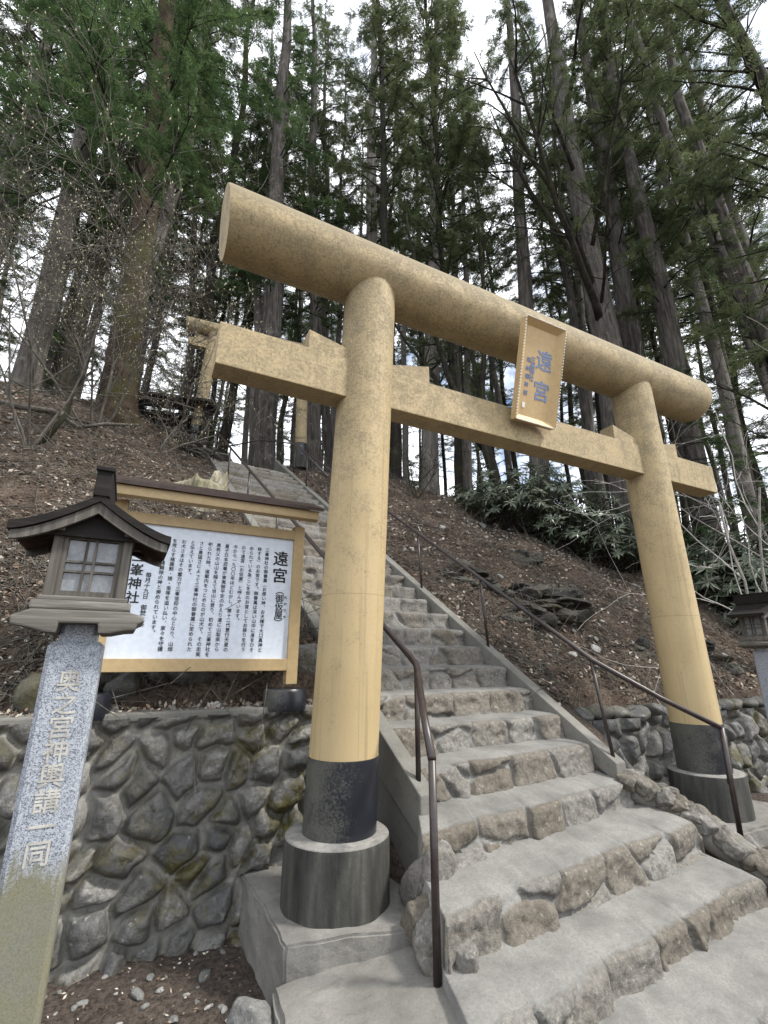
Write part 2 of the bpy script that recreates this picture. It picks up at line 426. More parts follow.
def jitter_sites(W, H, dx, dy, seed, ang=(-.2, .2), asp=(.9, 1.25)):
    rng = random.Random(seed); out = []; r = 0; y = dy*.4
    while y < H+dy*.5:
        x = -dx*.3+(dx*.5 if r % 2 else 0)
        while x < W+dx*.5:
            out.append((x+rng.uniform(-.36, .36)*dx, y+rng.uniform(-.34, .34)*dy, rng.uniform(*ang), rng.uniform(*asp))); x += dx*rng.uniform(.75, 1.3)
        y += dy*rng.uniform(.85, 1.15); r += 1
    return out

def rubble_wall(name, x0, x1, z0, z1, yb, batter, dx, dy, depth, mort, seed, mat, parent, mossx=None, ang=(-1, 1), rowsy=None, res=.012, yfun=None):
    W, H = x1-x0, z1-z0; nu, nv = int(W/res), int(H/res)
    u = np.linspace(0, W, nu)[:, None]*np.ones((1, nv)); v = np.ones((nu, 1))*np.linspace(0, H, nv)[None]
    sites = jitter_sites(W, H, dx, dy, seed, ang, (1.0, 1.3))
    h, pl, off, tr, mo = stone_cells(u, v, sites, mort, .45, seed, .035, .022)
    h3, pl3, o3, t3, m3 = stone_cells(u, v, jitter_sites(W, H, .11, .09, seed+1, ang, (1, 1.4)), .05, .5, seed+2, .03)
    disp = h*(depth*(1+off)+pl*.28+pl3*.16+o3*.012)+.016*fbm(u*12, v*12, seed, 5)*h+.014*fbm(u*5, v*5, seed+5, 3)
    x = x0+u; z = z0+v; y = yb+batter*v-disp
    if yfun is not None: y = y+yfun(x)
    ms = np.ones_like(x)*.75 if mossx is None else mossx(x, z)
    col = np.stack([tr, mo, ms, np.ones_like(x)], -1).reshape(-1, 4)
    return np_mesh(name, np.stack([x, y, z], -1).reshape(-1, 3), grid_faces(nu, nv), col, mat, parent)

wl = empty('stone_wall', (0, 0, 0))
tag(wl, 'mossy rubble retaining wall with grey mortar left of the stairs, below the white notice board', 'wall')
rubble_wall('stone_face', -4.2, .62, -.42, .93, .60, .06, .20, .175, .085, .12, 11, M['wall'], wl,
            lambda x, z: np.clip(.45+.9*np.exp(-((x+.1)/.35)**2)+.35*np.exp(-((x+.75)/.3)**2-((z-.1)/.35)**2), 0, 1.3), ang=(.2, 1.3))
cp = MB(); cp.box((-1.78, .80, .935), (4.86, .30, .05), bev=.012); cp.build('coping', M['kerb'], wl)

wr = empty('stone_wall', (2.6, .5, 0))
tag(wr, 'rounded boulder retaining wall behind the right hand torii pillar', 'wall')
wr.location = (0, 0, 0)
rubble_wall('stone_face', 2.52, 7.6, -.35, .72, .52, .12, .22, .24, .10, .12, 23, M['wall'], wr, lambda x, z: np.clip((x-3.6)*.9, .1, 1.1), ang=(.6, 1.5))

def rock_mesh(seed, n=3, flat=1.0, rough=.35, cut=3):
    bm = bmesh.new(); bmesh.ops.create_icosphere(bm, subdivisions=n, radius=1); rg = random.Random(seed)
    planes = [(Vector((rg.gauss(0, 1), rg.gauss(0, 1), rg.gauss(0, 1))).normalized(), rg.uniform(.55, .85)) for _ in range(cut)]
    for v in bm.verts:
        p = v.co.copy()
        for nrm, d in planes:
            q = p.dot(nrm)
            if q > d: p -= nrm*(q-d)*.92
        p *= 1+rough*mnoise.fractal(p*1.3+Vector((seed*3.1, 0, 0)), 1, 2, 4)*.5
        v.co = Vector((p.x, p.y, p.z*flat))
    vs = [v.co.copy() for v in bm.verts]; fs = [[v.index for v in f.verts] for f in bm.faces]; bm.free()
    return vs, fs
def rock_obj(name, seed, mat, parent=None, n=3, flat=1.0, rough=.35, cut=4):
    m = MB(); vs, fs = rock_mesh(seed, n, flat, rough, cut); m.add(vs, fs, (random.random(), 0, .6, 1), True); return m.build(name, mat, parent)

# cap boulders of the right wall
rg = random.Random(4); x = 2.72
while x < 7.0:
    wv = rg.uniform(.12, .2)
    c = rock_obj('cap_stone', rg.randint(0, 999), M['wall'], wr, 3, .75, .2, 2); c.scale = (wv, .15, .11); c.location = (x+wv, .70+rg.uniform(-.03, .03), .74+rg.uniform(-.01, .03)); c.rotation_euler = (0, rg.uniform(-.2, .2), rg.uniform(-.4, .4))
    x += wv*1.85

# ------------------------------------------------------------------ stone staircase
stair = empty('stone_staircase', (0, 0, 0))
tag(stair, 'long stone staircase with rough risers and concrete treads climbing the hill', 'staircase')
def stepline(k):
    """nosing ends (left, right) and height"""
    if k == 0: return (-.10, -1.50), (2.9, -1.18), -.27
    if k == 1: return (.14, -1.08), (2.66, -.78), -.085
    if k == 2: return (.24, -.72), (2.62, -.455), .155
    if k == 3: return (.34, -.385), (2.52, -.06), .365
    if k == 4: return from_st(.05, .175), from_st(1.84, .175), .605
    t = .175+.3045*(k-4)
    return from_st(.05, t), from_st(1.84, t), .605+.2015*(k-4)
NST = 30
for k in range(NST):
    A, B, z = stepline(k); A2, B2, z2 = stepline(k+1)
    zl = stepline(k-1)[2] if k else -.62
    A, B, A2, B2 = (np.array(q) for q in (A, B, A2, B2)); Wd = np.linalg.norm(B-A)
    res = .013 if k < 9 else (.022 if k < 20 else .035)
    nu = int(Wd/res); hr = z-zl; nr = max(5, int(hr/res)); nt_ = max(4, int(np.linalg.norm((A2+B2-A-B)/2)/(res*1.6)))
    u = np.linspace(0, 1, nu); fw = (A2+B2-A-B); fw = fw/np.linalg.norm(fw)
    rnd = random.Random(k*7+3); sites = []; xx = 0
    while xx < Wd+.2:
        wd = rnd.uniform(.18, .52); sites.append((xx+wd/2, hr*rnd.uniform(.25, .75), rnd.uniform(-.25, .25), rnd.uniform(1, 1.25)))
        if rnd.random() < .45: sites.append((xx+wd*rnd.uniform(.2, .8), hr*rnd.choice((.05, .95)), rnd.uniform(-.3, .3), 1.3))
        xx += wd
    U = (u*Wd)[:, None]*np.ones((1, nr)); V = np.ones((nu, 1))*np.linspace(-.03, hr, nr)[None]
    h, pl, off, tr, mo = stone_cells(U, V, sites, .05, .32, 50+k, .035, .012)
    h3, pl3, o3, t3, m3 = stone_cells(U, V, jitter_sites(Wd, hr, .12, .09, k+400, (-.5, .5), (1, 1.5)), .05, .6, 80+k, .03)
    ridged = np.abs(fbm(U*5+k*3, V*9, k+90, 4))
    disp = h*(.042*(1+off*1.6)+pl*.25+pl3*.15+o3*.008)-.022*ridged*h+.016*fbm(U*26, V*26, k, 4)*h
    wav = .016*fbm(u*Wd*2.2, u*0+k, 31, 4)                       # uneven nosing line
    top = np.clip((V-(hr-.03))/.03, 0, 1)
    base = A[None]*(1-u[:, None])+B[None]*u[:, None]
    rx = base[:, None, 0]-fw[0]*(disp+wav[:, None]-.02*top**2+.028*np.clip(1-V/(hr*.5), 0, 1)**1.6+.012*(1-V/hr))
    ry = base[:, None, 1]-fw[1]*(disp+wav[:, None]-.02*top**2+.028*np.clip(1-V/(hr*.5), 0, 1)**1.6+.012*(1-V/hr))
    zr = zl+V+(.010*fbm(u*Wd*3, u*0+k*3, 8, 3))[:, None]*(V/hr)
    back = (A2[None]*(1-u[:, None])+B2[None]*u[:, None])+fw[None]*.06
    tt = np.linspace(.0, 1, nt_)[None, :]
    e0x, e0y = rx[:, -1], ry[:, -1]
    tx = e0x[:, None]*(1-tt)+back[:, None, 0]*tt; ty = e0y[:, None]*(1-tt)+back[:, None, 1]*tt
    tz = z+(zr[:, -1]-z)[:, None]*(1-tt)**2+.004*fbm(tx*5, ty*5, k, 4)+.010*np.minimum(tt*4, 1)+(.052 if k < 4 else .018)*tt
    X = np.concatenate([rx, tx[:, 1:]], 1); Y = np.concatenate([ry, ty[:, 1:]], 1); Z = np.concatenate([zr, tz[:, 1:]], 1)
    ntr = tx.shape[1]-1
    tread_m = np.clip(.1+tt[:, 1:]*22+1.5*fbm(tx[:, 1:]*9, ty[:, 1:]*9, 5, 4), 0, 1)
    mo2 = np.maximum(mo, np.clip(1.1-V/.040+.8*fbm(U*6, V*6, 77, 3), 0, 1))
    mcol = np.concatenate([mo2, tread_m], 1); tcol = np.concatenate([tr, np.repeat(tr[:, -1:], ntr, 1)], 1)
    ex = (B-A)/Wd*.015; padr = lambda q, d: np.concatenate([q[:1]-d, q, q[-1:]+d], 0)          # side skirts close both ends
    X, Y, Z, tcol, mcol = padr(X, ex[0]), padr(Y, ex[1]), padr(Z, 0), padr(tcol, 0), padr(mcol, 0)
    Z[0] = np.minimum(Z[0], zl-.15); Z[-1] = np.minimum(Z[-1], zl-.15)
    col = np.stack([tcol, mcol, 0*mcol, 0*mcol+1], -1).reshape(-1, 4)
    np_mesh('step', np.stack([X, Y, Z], -1).reshape(-1, 3), grid_faces(nu+2, X.shape[1]), col, M['riser'], stair)

def kerb(s0, s1, t0, t1, zk, drop0, drop1):
    m = MB(); vs = []
    for t, z in ((t0, zk+.66*t0), (t1, zk+.66*t1)):
        for s in (s0, s1):
            x, y = from_st(s, t); vs.append((x, y, z))
    for t, z, d in ((t0, zk+.66*t0, drop0), (t1, zk+.66*t1, drop1)):
        for s in (s0, s1):
            x, y = from_st(s, t); vs.append((x, y, z-d))
    m.add(vs, [(0, 1, 3, 2), (4, 6, 7, 5), (0, 4, 5, 1), (2, 3, 7, 6), (0, 2, 6, 4), (1, 5, 7, 3)])
    return m.build('kerb', M['kerb'], stair, .012)
kerb(-.07, .05, 0.0, 9.0, .50, .26, 1.0)
kerb(1.84, 1.97, -.06, 9.0, .535, .16, .7)
mm = MB()     # masonry under the left kerb
for a in range(7):
    pass
def wedge(s0, s1, t0, t1, z0, zk, nm, mat):
    m = MB(); P = []
    for t, zt in ((t0, zk+.66*t0), (t1, zk+.66*t1)):
        for s in (s0, s1):
            x, y = from_st(s, t); P += [(x, y, z0), (x, y, zt)]
    m.add(P, [(0, 1, 3, 2), (4, 6, 7, 5), (0, 4, 5, 1), (2, 3, 7, 6), (0, 2, 6, 4), (1, 5, 7, 3)])
    return m.build(nm, mat, stair)
wedge(-.055, .045, .03, 2.2, -.5, .36, 'kerb_footing', M['kerb'])
# stones that edge the lower steps
bed = [(2.46, -.06, .30), (2.62, -.10, .24), (2.74, -.22, .16), (2.84, -.40, .04), (2.92, -.60, -.08), (3.0, -.85, -.20), (3.12, -1.15, -.34)]
m = MB(); m.tube(bed, [.10, .11, .115, .115, .115, .115, .115], 12, wob=.5); m.build('border_mortar', M['concrete'], stair)
rg = random.Random(61); es = []
for (x, y, z), (x2, y2, z2) in zip(bed, bed[1:]):
    for f in (.1, .45, .8):
        for side in (-.075, .0, .075):
            es.append((x+(x2-x)*f+side*1.0+rg.uniform(-.02, .02), y+(y2-y)*f+side*.6+rg.uniform(-.02, .02), z+(z2-z)*f+rg.uniform(.035, .085), rg.uniform(.08, .12), rg.uniform(.07, .11), rg.uniform(.065, .10), rg.uniform(-1, 1)))
es += [(.40, -.30, .10, .12, .13, .20, .2), (.30, -.50, .0, .13, .13, .19, .9), (.40, -.44, .20, .10, .11, .16, .4), (.27, -.62, -.02, .10, .11, .14, .3), (.36, -.60, .05, .08, .10, .12, 1.3), (.33, -.74, -.02, .08, .09, .12, .2)]
for i, (x, y, z, sx, sy, sz, rz) in enumerate(es):
    o = rock_obj('edge_stone', 40+i*3, M['riser'], stair, 4, 1, .4, 9); o.location = (x, y, z); o.scale = (sx, sy, sz); o.rotation_euler = (rg.uniform(-.4, .4), rg.uniform(-.4, .4), rz)

# ------------------------------------------------------------------ concrete apron and torii footing blocks
def noisy_block(name, top, zt, zb, mat, parent=None, sub=26, bev=.02, slope=None, amp=.008):
    bm = bmesh.new(); n = len(top)
    vt = [bm.verts.new((p[0], p[1], zt if slope is None else slope(*p))) for p in top]; vb = [bm.verts.new((p[0]*1.0, p[1], zb)) for p in top]
    bm.faces.new(vt); bm.faces.new(vb[::-1])
    for i in range(n): bm.faces.new((vt[i], vb[i], vb[(i+1) % n], vt[(i+1) % n]))
    bmesh.ops.recalc_face_normals(bm, faces=bm.faces)
    bmesh.ops.bevel(bm, geom=bm.edges[:], offset=bev, segments=2, affect='EDGES')
    bmesh.ops.triangulate(bm, faces=bm.faces[:])
    for it in range(sub):
        es = [e for e in bm.edges if e.calc_length() > .07]
        if not es: break
        bmesh.ops.subdivide_edges(bm, edges=es, cuts=1); bmesh.ops.triangulate(bm, faces=[f for f in bm.faces if len(f.verts) > 3])
    for v in bm.verts:
        p = v.co; a = mnoise.fractal(p*6, .8, 2, 4); b = mnoise.fractal(p*6+Vector((9, 2, 5)), .8, 2, 4); v.co = p+Vector((a, b, a*.7-b*.4))*amp
    me = bpy.data.meshes.new(name); bm.to_mesh(me); bm.free(); me.materials.append(mat)
    at = me.attributes.new('tint', 'FLOAT_COLOR', 'POINT'); at.data.foreach_set('color', np.tile(np.array([.6, 1, 0, 1], np.float32), len(me.vertices)))
    o = bpy.data.objects.new(name, me); COL.objects.link(o)
    if parent: o.parent = parent
    return o
apron = noisy_block('concrete_apron', [(-.42, -.30), (-.46, -.62), (-.42, -1.75), (.05, -1.85), (.12, -1.2), (.30, -1.02), (.34, -.78), (.40, -.35)], 0, -.6, M['concrete'],
    slope=lambda x, y: min(-.06, -.15+(x+.42)*.13-.10*max(0, -y-.55)), amp=.014)
tag(apron, 'rough sloping concrete apron at the foot of the left torii pillar block', 'apron')

# ------------------------------------------------------------------ torii
def lathe(m, prof, cx, cy, lean=(0, 0), n=48, col=(.5, 0, 0, 1)):
    """profile of (r, z); axis shifts with height by lean"""
    vs = []; fs = []
    for r, z in prof:
        for k in range(n):
            a = 2*math.pi*k/n; vs.append((cx+lean[0]*z+r*math.cos(a), cy+lean[1]*z+r*math.sin(a), z))
    for i in range(len(prof)-1):
        for k in range(n): fs.append((i*n+k, i*n+(k+1) % n, (i+1)*n+(k+1) % n, (i+1)*n+k))
    fs.append(tuple(range(n-1, -1, -1))); fs.append(tuple((len(prof)-1)*n+k for k in range(n)))
    m.add(vs, fs, col, False)
def shade_auto(o, ang=40):
    me = o.data; bm = bmesh.new(); bm.from_mesh(me)
    for f in bm.faces: f.smooth = True
    for e in bm.edges: e.smooth = len(e.link_faces) == 2 and e.calc_face_angle(0) < R(ang)
    bm.to_mesh(me); bm.free(); return o

def torii(loc, rz, S, b, zk, rk, znt, znb, kL, kR, nL, nR, rp, rb, hd, label, block=True):
    t = empty('torii_gate', loc, rz); tag(t, label, 'torii gate')
    for x0, s in ((0, 1), (S, -1)):
        bb = b*1.35 if s > 0 else b
        m = MB(); lathe(m, [(rp*1.0, .725), (rp*.995, .735), (rp*.99, 2.2), (rp*.985, zk-rk*.2)], x0, 0, (s*bb, 0)); p = shade_auto(m.build('pillar', M['torii'], t))
        m = MB(); lathe(m, [(rp+.004, .30), (rp+.004, .728), (rp*.99, .732)], x0, 0, (s*bb, 0)); shade_auto(m.build('black_band', M['black'], p))
        m = MB(); lathe(m, [(rb*1.0, -.03), (rb, .0), (rb*.995, .30), (rb*.985, .322), (rb*.95, .331), (rp*.8, .335)], x0, 0); shade_auto(m.build('plinth', M['base'], t))
    # round top log, ends cut square
    m = MB(); n = 56; prof = [(kL-.02, rk*.985), (kL, rk), (S/2, rk), (kR-.05, rk), (kR-.015, rk*.97), (kR, rk*.90)]
    vs = []; fs = []
    for i, (x, r) in enumerate(prof):
        for k in range(n):
            a = 2*math.pi*k/n; sh = .028*math.sin(a) if i < 2 else 0
            vs.append((x-sh*(1 if i < 2 else 1), r*math.cos(a), zk+r*math.sin(a)))
    for i in range(len(prof)-1):
        for k in range(n): fs.append((i*n+k, i*n+(k+1) % n, (i+1)*n+(k+1) % n, (i+1)*n+k))
    fs.append(tuple(range(n))); fs.append(tuple((len(prof)-1)*n+k for k in range(n)))
    m.add(vs, fs); shade_auto(m.build('top_log', M['torii'], t), 35)
    m = MB(); m.box(((nL+nR)/2, 0, (znt+znb)/2), (nR-nL, 2*hd, znt-znb)); m.build('tie_beam', M['torii'], t, .008)
    zm = (znt+znb)/2; wgh = .17                                   # wedges lying on the tie beam beside each pillar
    for x0, s in ((0, 1), (S, -1)):
        px = x0+s*(b*1.35 if s > 0 else b)*znt
        for d in (-1, 1):
            lx = rp*.96; inner = (d*s > 0)
            ln = .34 if inner else .30
            poly = [(px+d*lx*.75, 0), (px+d*(lx+ln), 0), (px+d*(lx+ln), wgh), (px+d*lx*.75, wgh*.55)] if d*s < 0 else [(px+d*lx*.75, 0), (px+d*(lx+ln), 0), (px+d*(lx+ln), wgh), (px+d*(lx*.75), wgh*.4)]
            m = MB(); m.prism(poly, (1, 0, 0), (0, 0, 1), (0, 2*hd*.82, 0), (0, -hd*.82, znt+.002)); m.build('wedge', M['torii'], t, .006)
    return t
main = torii((0, 0, 0), 0, 3.6, .030, 4.41, .265, 3.477, 3.15, -1.02, 4.68, -.99, 4.62, .214, .308, .10,
             'large ochre torii gate with black pillar bands over the foot of the stairs')
blk = noisy_block('footing_block', [(-.37, -.31), (.27, -.46), (.44, -.16), (.42, .62), (-.40, .62)], 0, -.42, M['concrete'], None, amp=.011, bev=.012)
blk.location.z = -.006
tag(blk, 'pale concrete footing block under the left torii pillar', 'footing')
blk2 = noisy_block('footing_block', [(3.02, -.42), (4.35, -.42), (4.35, .5), (3.02, .5)], 0, -.5, M['concrete'], None, amp=.010)
blk2.location.z = -.006
tag(blk2, 'concrete footing block under the right torii pillar', 'footing')
lump = rock_obj('broken_stone', 77, M['slate'], None, 4, 1, .25, 6); lump.location = (-.52, -.38, -.30); lump.scale = (.10, .17, .13); lump.rotation_euler = (.5, .2, .5)
tag(lump, 'angular broken stone leaning against the left footing block', 'stone')

# ------------------------------------------------------------------ writing
def text_mesh(m, cols, mat=None):
    """cols: (string, x, z_top, size, pitch, bold, squash) -> faces in the X-Z plane facing -Y, pushed into MB m"""
    dg = bpy.context.evaluated_depsgraph_get
    for (st, x, zt, size, pitch, bold) in cols:
        for i, ch in enumerate(st):
            if ch == ' ': continue
            cu = bpy.data.curves.new('glyph', 'FONT'); cu.body = ch; cu.size = size; cu.align_x = 'CENTER'; cu.align_y = 'CENTER'; cu.extrude = .0006; cu.resolution_u = 3
            o = bpy.data.objects.new('glyph', cu); COL.objects.link(o); bpy.context.view_layer.update()
            me = o.to_mesh()
            zc = zt-pitch*(i+.5); fs = [tuple(p.vertices) for p in me.polygons]
            for q, (ddx, ddz) in enumerate(((-1, 0), (1, 0), (0, .8), (0, -.8)) if bold else ((0, 0),)):
                vs = [(x+v.co.x+ddx*bold, -v.co.z-q*.00025, zc+v.co.y+ddz*bold) for v in me.vertices]
                if vs: m.add(vs, fs)
            o.to_mesh_clear(); bpy.data.objects.remove(o); bpy.data.curves.remove(cu)

# plaque on the torii: leans out from the top log down to the tie beam
pq = empty('shrine_plaque', (1.725, -.115, 3.33)); pq.rotation_euler = (R(15.5), 0, 0)
tag(pq, 'tan framed shrine name plaque with blue characters hung on the torii between log and beam', 'plaque')
PW, PH = .47, .93
m = MB(); m.box((0, -.035, PH/2), (PW-.07, .03, PH-.07)); m.build('panel', M['tan2'], pq)
m = MB()
for (a, bq) in (((-PW/2, 0), (PW/2, 0)), ((PW/2, 0), (PW/2, PH)), ((PW/2, PH), (-PW/2, PH)), ((-PW/2, PH), (-PW/2, 0))):
    A = Vector((a[0], 0, a[1])); B = Vector((bq[0], 0, bq[1])); C0 = Vector((0, 0, PH/2))
    def inn(P, d): return Vector((P.x-math.copysign(d, P.x), 0, P.z+(d if P.z < PH/2 else -d)))
    y0, y1, y2 = -.02, -.095, -.05
    q = [A+Vector((0, y1, 0)), B+Vector((0, y1, 0)), inn(B, .055)+Vector((0, y2, 0)), inn(A, .055)+Vector((0, y2, 0)), A+Vector((0, y0, 0)), B+Vector((0, y0, 0)), inn(B, .055)+Vector((0, y0, 0)), inn(A, .055)+Vector((0, y0, 0))]
    m.add(q, [(0, 1, 2, 3), (0, 4, 5, 1), (3, 2, 6, 7), (4, 7, 6, 5), (0, 3, 7, 4), (1, 5, 6, 2)])
m.build('frame', M['tan2'], pq)
m = MB()                                                          # small scalloped edge
for i in range(34):
    z = PH*(i+.5)/34
    for s in (-1, 1): m.box((s*(PW/2+.004), -.096, z), (.008, .010, .012), col=(.5, 0, 0, 1))
for i in range(18):
    x = -PW/2+PW*(i+.5)/18
    for z in (0, PH): m.box((x, -.096, z+(.004 if z else -.004)), (.012, .010, .008))
m.build('scalloped_edge', M['white'], pq)
m = MB(); text_mesh(m, [('遠宮', .055, .73, .20, .285, .003), ('三峯神社', -.075, .60, .062, .055, .001), ('奉納御神前', -.125, .60, .05, .075, .001)])
o = m.build('lettering', M['blue'], pq); o.location.y = -.0515
m = MB(); m.box((-.135, -.0525, .15), (.03, .004, .05)); m.build('seal_mark', M['white'], pq)

# ------------------------------------------------------------------ notice board
nb = empty('notice_board', (-.75, .72, .95)); tag(nb, 'roofed tan framed notice board with black Japanese text above the mossy wall', 'notice board')
ox, oy, oz = nb.location
def L3(x, y, z): return (x-ox, y-oy, z-oz)
m = MB(); m.box(L3(-.76, .725, 1.76), (1.28, .03, .96)); m.build('panel', M['panel'], nb)
m = MB()
for z, hgt in ((2.255, .075), (1.25, .085)):
    m = MB(); m.box(L3(-.785, .72, z), (1.37, .075, hgt)); m.build('rail', M['tan'], nb, .004)
for x in (-1.425, -.127):
    m = MB(); m.box(L3(x, .725, 1.745 if x < -1 else 1.72), (.085, .09, 1.25 if x < -1 else 1.22)); pst = m.build('post', M['tan'], nb, .005)
    m = MB(); lathe(m, [(.155, .93-oz), (.16, .95-oz), (.158, 1.06-oz), (.145, 1.08-oz), (.04, 1.083-oz)], x-.03-ox, .725-oy, n=36); shade_auto(m.build('footing', M['black'], pst))
m = MB(); m.prism([(.50-oy, 2.425-oz), (.50-oy, 2.355-oz), (.55-oy, 2.345-oz), (.95-oy, 2.50-oz), (.95-oy, 2.53-oz), (.74-oy, 2.50-oz)], (0, 1, 0), (0, 0, 1), (1.50, 0, 0), (-1.53-ox, 0, 0)); rf = m.build('roof', M['tan'], nb, .004)
m = MB(); m.prism([(.47-oy, 2.42-oz), (.47-oy, 2.447-oz), (.72-oy, 2.56-oz), (.98-oy, 2.56-oz), (.98-oy, 2.535-oz), (.73-oy, 2.535-oz)], (0, 1, 0), (0, 0, 1), (1.56, 0, 0), (-1.56-ox, 0, 0)); m.build('roof_sheet', M['copper'], rf, .003)
cols = ['三峯神社の御眷属︵お使い神︑お犬様で大口真神と', '称する︶のお宮です︒御眷属は深い山中に身をひそ', 'められている為ここを仮のお宮としてお祭りを行う', 'ので遠宮︵お仮屋︶と呼んでいます︒',
        '今から一九〇〇年ほどむかし︑第十二代景行天皇の', '皇子日本武尊が東夷御平定のかえり道に山梨県から', '奥秩父の山山を越えて当山に登り︑初めて三峯神社を', '祀られた時︑道案内をつとめたのが山犬で︑その忠実',
        'さと勇猛さによって三峯神社の御眷属に定められた', 'と伝えています︒', 'お犬さまはその霊力で三峯信仰の中心となり︑山畑', 'を荒らす猪鹿熊・猪・兎等を追い払い︑家々を守護', '火盗除・諸難除の神と崇められています︒']
jobs = [('遠宮', -.262, 2.115, 0.125, .135, .0022), ('︵御仮屋︶', -.252, 1.83, .068, .062, .0008), ('おかりや', -.205, 1.775, .026, .05, .0003)]
for i, cst in enumerate(cols):
    jobs.append((cst, -.374-.0615*i, 2.13 if i < 12 else 2.10, .0335, .0345, .0003))
jobs += [('毎月十九日 御焚上祭', -1.19, 1.87, .0385, .0375, .0006), ('三峯神社', -1.268, 2.02, .088, .095, .0016)]
m = MB(); text_mesh(m, [(a, b-ox, c-oz, d, e, f) for a, b, c, d, e, f in jobs]); o = m.build('lettering', M['ink'], nb); o.location.y = .7085-oy

# ------------------------------------------------------------------ lanterns
def lantern(loc, rz, label, text=True):
    t = empty('stone_lantern', loc, rz); tag(t, label, 'lantern')
    # local: ground at 0, post top 1.67; front faces -Y
    m = MB(); pw, pd = .165, .165
    m.box((0, 0, .82), (pw, pd, 1.66)); m.box((0, 0, 1.68), (.115, .115, .10)); post = m.build('post', M['granite'], t, .014, 1)
    if text:
        m = MB(); text_mesh(m, [('奥之宮神輿講一同', .0, 1.553, .074, .071, .0010)]); o = m.build('inscription', M['carved'], post); o.location.y = -pd/2-.0008
    # cloud cut carrier boards
    out = [(-.205, .035), (-.20, .0), (-.15, -.012), (-.10, -.03), (-.065, -.034), (-.06, .01), (.06, .01), (.065, -.034), (.10, -.032), (.15, -.018), (.185, -.015), (.19, .01), (.212, .028), (.205, .05), (.15, .068), (-.15, .068)]
    m = MB(); m.prism([(a*.93, b*.75) for a, b in out], (1, 0, 0), (0, 0, 1), (0, .30, 0), (0, -.15, 1.70)); m.build('carrier_board', M['wood'], t, .006)
    m = MB(); m.box((0, 0, 1.7665), (.295, .295, .031), bev=.007); m.box((0, 0, 1.789), (.265, .265, .018), bev=.005); m.build('base_board', M['wood'], t)
    zb, zt = 1.797, 2.018
    m = MB()
    for sx in (-1, 1):
        for sy in (-1, 1): m.box((sx*.107, sy*.107, (zb+zt)/2), (.03, .03, zt-zb))
    for sy in (-1, 1): m.box((0, sy*.108, zt+.012), (.31, .034, .026)); m.box((sy*.108, 0, zt+.0125), (.0335, .30, .025))
    body = m.build('lamp_box', M['woodv'], t, .003)
    for r4 in range(4):
        rot = Matrix.Rotation(r4*math.pi/2, 3, 'Z')
        m = MB(); m.box(rot @ Vector((0, -.098, (zb+zt)/2)), (.18, .004, .20), rot); pn = m.build('pane', M['glass'], body)
        m = MB(); yy = -.106
        for z in (zb+.010, zt-.010): m.box(rot @ Vector((0, yy, z)), (.184, .016, .02), rot)
        for x in (-.084, .084): m.box(rot @ Vector((x, yy, (zb+zt)/2)), (.016, .0155, .185), rot)
        for x in (-.02, .008): m.box(rot @ Vector((x, yy-.001, (zb+zt)/2)), (.008, .010, .184), rot)
        for z in (.088, .122): m.box(rot @ Vector((0, yy-.0015, zb+z)), (.152, .010, .008), rot)
        m.build('lattice', M['woodv'], pn)
    # curved gable roof, ridge along Y
    def zc(x): a = abs(x)/.245; return .140*(1-a)**1.3-.012+.010*a*a
    xs_ = np.linspace(-.245, .245, 25); y0, y1 = -.19, .17; ze = 2.0
    m = MB(); n = len(xs_); th = .028
    up = [(x, zc(x)+th) for x in xs_]; lo = [(x, zc(x)) for x in xs_]
    m.prism(up+lo[::-1], (1, 0, 0), (0, 0, 1), (0, y1-y0, 0), (0, y0, ze)); 
    rf = m.build('roof', M['roof'], t)
    m = MB()                                                      # barge boards under each gable edge
    for y in (y0+.012, y1-.032):
        m = MB(); m.prism([(x*.965, zc(x)-.001) for x in xs_]+[(x*.965, zc(x)-.030-.012*(1-abs(x)/.245)) for x in xs_[::-1]], (1, 0, 0), (0, 0, 1), (0, .02, 0), (0, y, ze)); m.build('barge_board', M['woodv'], rf)
    for s in (-1, 1):
        for i in range(10):
            y = y0+.045+i*(y1-y0-.09)/9
            m = MB(); m.tube([(s*q, y, ze+zc(q)-.007) for q in (.12, .16, .20, .238)], .008, 4, smooth=False); m.build('rafter', M['soffit'], rf)
    for y in (-.14, .128):
        m = MB(); m.prism([(-.17, 0), (.17, 0), (.09, .062), (0, .118), (-.09, .062)], (1, 0, 0), (0, 0, 1), (0, .012, 0), (0, y, ze+.003)); m.build('gable_board', M['roof'], t)
    m = MB(); m.box((0, -.01, ze+.193), (.052, .37, .095)); m.box((0, -.01, ze+.247), (.060, .39, .016)); m.build('ridge', M['roof'], rf, .004)
    return t
ZG = -.30
lantern((-1.383, -.915, ZG), R(1), 'tall lantern with dark wooden roof on an inscribed granite post left of the stairs')
lantern((4.76, -.14, ZG+.03), R(0), 'smaller looking wooden roofed lantern at the right edge beside the right torii pillar', False)

